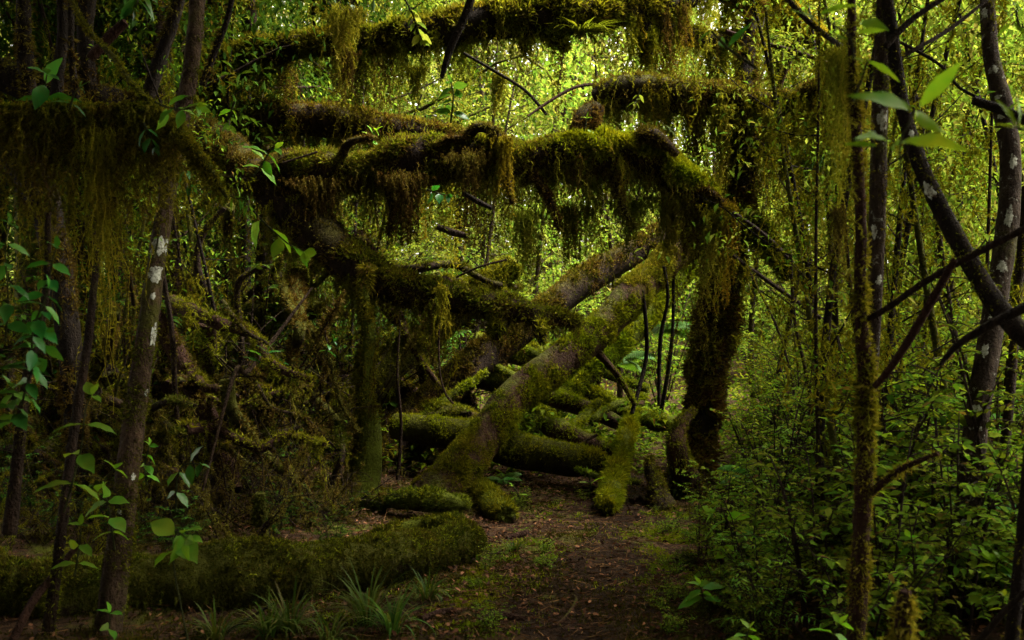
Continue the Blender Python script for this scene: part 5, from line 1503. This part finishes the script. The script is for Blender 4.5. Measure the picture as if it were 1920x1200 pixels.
def make_tree(seed, H, r0, nl, leaf, per, bark, crown, label, group, moss=True, **kw):
    t, trunk, limbs, lf = tree_geo(seed, H, r0, nl, leaf, per, **kw)
    e = empty('forest_tree', (0, 0, 0), label, 'tree', group)
    lp = list(trunk)
    for q in limbs:
        lp += q.mesh(5, 0.3, cap=False)
    obj('trunk', lp, M[bark], e)
    obj('crown', lf, M[crown], e)
    if moss:
        hm = []
        for q in limbs[:9]:
            hm += skirt(q, 4, 0.7, 6, spread=0.09, width=0.005, leaflet=0.03, per=3)
        hm += [moss_coat(t, 500, 0.06, 0.1, -0.05)]
        obj('hanging_moss', hm, M['moss'], e, smooth=False)
    return e


G_T = 'thin mossy trees of the bright forest behind the tangle'
G_S = 'thin shaded trees on the dark side of the tangle'
L_T = 'thin mossy tree with a yellow-green crown in the bright forest behind the tangle'
L_S = 'thin dark tree in the shaded wood behind the level branch and moss curtains'
btree = [make_tree(300, 8, 0.09, 18, 0.06, 400, 'mossy_bark', 'crown', L_T, G_T, crown0=0.25), make_tree(301, 9, 0.12, 20, 0.065, 400, 'mossy_bark', 'crown_yellow', L_T, G_T, crown0=0.3),
         make_tree(302, 7, 0.06, 16, 0.055, 360, 'grey_bark', 'crown', L_T, G_T, crown0=0.2), make_tree(303, 9, 0.1, 18, 0.07, 400, 'brown_moss_bark', 'far', L_T, G_T, crown0=0.25)]
stree = [make_tree(310, 7, 0.07, 14, 0.08, 220, 'dark_bark', 'shrub_dark', L_S, G_S, crown0=0.2), make_tree(311, 8, 0.1, 16, 0.09, 220, 'brown_moss_bark', 'shrub_dark', L_S, G_S, crown0=0.25)]
for i in range(52):
    y = 13.5 + 22 * rng.uniform() ** 1.2
    x = rng.uniform(-0.5 * y, 0.58 * y)
    if y < 16 and -1 < x < 2.2: y += 4
    if y < 15.5 and 1.5 < x < 6.5: y += 4
    put(btree, x, y, rng.uniform(0.7, 1.25), L_T)
for i in range(26):
    y = rng.uniform(8.5, 16); x = rng.uniform(-0.6 * y, -0.16 * y)
    put(stree, x, y, rng.uniform(0.7, 1.1), L_S)


G_B = 'broad-leaved young trees in the bright thicket on the pole side'
L_B = 'young tree with large light green leaves behind the white-blotched tree and poles'
bl = [make_tree(305 + k, 4.6, 0.035, 14, 0.095 - 0.025 * k, 96, 'twig', 'crown_yellow' if k else 'crown', L_B, G_B, moss=False, crown0=0.3, spread=0.26) for k in range(2)]
for (x, y, s_) in [(4.3, 8.2, 0.8), (3.7, 10.0, 0.9), (5.4, 9.6, 0.9), (2.9, 12, 1.0), (5.6, 12, 1.0), (1.4, 13, 1.0), (4.3, 14, 1.1), (0.1, 14, 1.1), (2.9, 15.5, 1.2), (-1.6, 14.6, 1.1), (6.8, 14, 1.2), (3.3, 7.0, 0.75), (3.9, 7.4, 0.85), (4.6, 7.9, 0.9), (2.9, 8.6, 0.8), (3.6, 8.8, 0.95), (4.4, 9.6, 1.0), (2.4, 9.4, 0.8), (4.9, 10.6, 1.0), (-0.6, 11.5, 0.9), (0.9, 11.2, 0.85), (2.2, 10.6, 0.8), (-2.4, 12.6, 1.0), (1.9, 16.5, 1.3), (-0.4, 17, 1.3), (4.9, 17, 1.3), (-3.4, 16, 1.2)]:
    put(bl, x, y, s_, L_B)
G_P = 'thin mossy saplings among the path-side shrubs'
L_P = 'thin upright moss-hung sapling stem among the shrubs around the poles'
thin = [make_tree(340 + k, 4.2, 0.016 + 0.006 * k, 9, 0.05, 32, ('brown_moss_bark', 'dark_bark', 'mossy_bark')[k], ('shrub', 'crown', 'shrub')[k], L_P, G_P, crown0=0.25, spread=0.2, bend=0.07) for k in range(3)]
for i in range(34):
    y = rng.uniform(5.4, 11); x = rng.uniform(0.3 * y, 0.57 * y)
    put(thin, x, y, rng.uniform(0.75, 1.2), L_P)
for i in range(18):
    y = rng.uniform(6.6, 10.5); x = rng.uniform(-0.54 * y, -0.12 * y)
    if x > -1.9: y = rng.uniform(9.2, 10.6)
    o = put(thin, x, y, rng.uniform(0.6, 0.95), 'thin upright sapling stem in the dark hollow behind the huge front log')
    o['group'] = 'thin saplings in the dark hollow'
# tall trees added mostly out of view, their crowns shading camera and tangle
G_C = 'added trees shading the dark side of the scene'
L_C = 'tall dense tree added to shade the tangle and the path'
shade_tree = [make_tree(320 + k, 11, 0.16, 26, 0.18, 1800, 'mossy_bark', 'shade_canopy', L_C, G_C, moss=False, crown0=0.5, spread=0.36, bend=0.03) for k in range(2)]
for (x, y, s) in CANOPY if 'CANOPY' in globals() else [
        (3.0, 4.1, 0.92), (-2.5, 2.6, 1.0), (-2.7, 4.3, 1.0), (0.2, -3.4, 1.0), (-3.1, -0.6, 1.0), (3.0, -2.2, 1.0), (-4.9, 7.6, 1.0), (-4.5, 9.5, 1.0), (-4.5, 8.4, 0.9), (-6.5, 6.5, 1.0), (-3.6, 5.6, 1.0), (-6.5, 2, 1.0), (-3, 0.5, 1.0), (0.5, -2.5, 1.05), (4.5, -1.5, 1.0), (-5, -3.5, 1.1), 
        (-5.4, 11.8, 0.95), (1, -7, 1.2), (6, -6, 1.2), (-6, -8, 1.2), (-9, 4, 1.1), (-9, 10, 1.1)]:
    put(shade_tree, x, y, s, L_C)
# unseen leaf mass added behind the viewer to shut out light from there
def hedge_mass(name, label, n, fn, leaf, mat):
    p = fn(n)
    d = rng.normal(size=p.shape)
    tag(obj(name, [leaves(p, d, leaf * rng.uniform(0.6, 1.3, len(p)), 'far')], M[mat]), label, None, None, 'stuff')


def far_mass(n):
    out = []
    for r0, r1, zt, fr in ((40, 60, 24, 0.5), (24, 38, 17, 0.5)):
        q = int(n * fr)
        a = rng.uniform(-0.72, 0.72, q)
        r = rng.uniform(r0, r1, q)
        z = zt * rng.uniform(0, 1, q) ** 0.85
        p = np.stack([np.sin(a) * r, np.cos(a) * r, z], -1)
        p[:, 2] += ground_z(p[:, 0], p[:, 1])
        k = fbm(p, 0.4, 31, 3)
        p = p[k > (-0.5 if r0 == 40 else 0.02)][::6]
        out.append(np.repeat(p, 6, 0) + rng.normal(size=(len(p) * 6, 3)) * 0.3)
    return np.concatenate(out)


hedge_mass('far_woods', 'far-off yellow-green wood closing the view', 620000, far_mass, 0.3, 'far')


def back_mass(n):
    a = rng.uniform(0, 2 * np.pi, n)
    r = rng.uniform(8, 12, n)
    p = np.stack([np.sin(a) * r, np.cos(a) * r - 1, 8 * rng.uniform(0, 1, n)], -1)
    return p[p[:, 1] < np.where(p[:, 0] < 6.5, 2.5, 0.5)]


hedge_mass('light_blocking_foliage', 'unseen leaf mass added behind the viewer to block light', 80000, back_mass, 0.34, 'shade_canopy')

# ------------------------------------------------------------------ camera, light, world
cam = bpy.data.cameras.new('camera')
cam.sensor_width = 36
cam.lens = F / 1920 * 36
cam.clip_start = 0.05
cam.clip_end = 500
cam.dof.use_dof = True
cam.dof.focus_distance = 7.8
cam.dof.aperture_fstop = 3.5
co = bpy.data.objects.new('camera', cam)
COL.objects.link(co)
co.location = (0, 0, CAMZ)
co.rotation_euler = (math.pi / 2 - PITCH, 0, 0)
sc.camera = co

SUN_EL, SUN_AZ = math.radians(58), math.radians(75)      # azimuth from +Y towards +X
sd = Vector((math.sin(SUN_AZ) * math.cos(SUN_EL), math.cos(SUN_AZ) * math.cos(SUN_EL), math.sin(SUN_EL)))
sun = bpy.data.lights.new('sun', 'SUN')
sun.energy = 3.6
sun.angle = math.radians(25)
sun.color = (1.0, 0.95, 0.84)
so = bpy.data.objects.new('sun', sun)
so.rotation_euler = sd.to_track_quat('Z', 'Y').to_euler()
COL.objects.link(so)

w = bpy.data.worlds.new('World')
sc.world = w
w.use_nodes = True
nt = w.node_tree
bg = nt.nodes['Background']
sky = nt.nodes.new('ShaderNodeTexSky')
sky.sky_type = 'NISHITA'
sky.sun_disc = False
sky.sun_elevation = SUN_EL
sky.sun_rotation = SUN_AZ
sky.dust_density = 3.0
hs = nt.nodes.new('ShaderNodeHueSaturation')        # an overcast sky: little blue left
hs.inputs['Saturation'].default_value = 0.08
nt.links.new(sky.outputs[0], hs.inputs['Color'])
wm = nt.nodes.new('ShaderNodeMix')                 # thin warm cloud
wm.data_type = 'RGBA'; wm.blend_type = 'MULTIPLY'; wm.inputs[0].default_value = 1.0
wm.inputs[7].default_value = (1.0, 0.94, 0.78, 1)
nt.links.new(hs.outputs[0], wm.inputs[6])
nt.links.new(wm.outputs[2], bg.inputs[0])
bg.inputs[1].default_value = 0.15

sc.view_settings.view_transform = 'Standard'
sc.view_settings.look = 'None'
sc.view_settings.gamma = 1
sc.view_settings.exposure = 3.4
cy = sc.cycles
cy.max_bounces = 8
cy.diffuse_bounces = 5
cy.transmission_bounces = 6
cy.glossy_bounces = 2
cy.use_denoising = True
for o in sc.objects:
    if '_o' in o.keys():
        del o['_o']
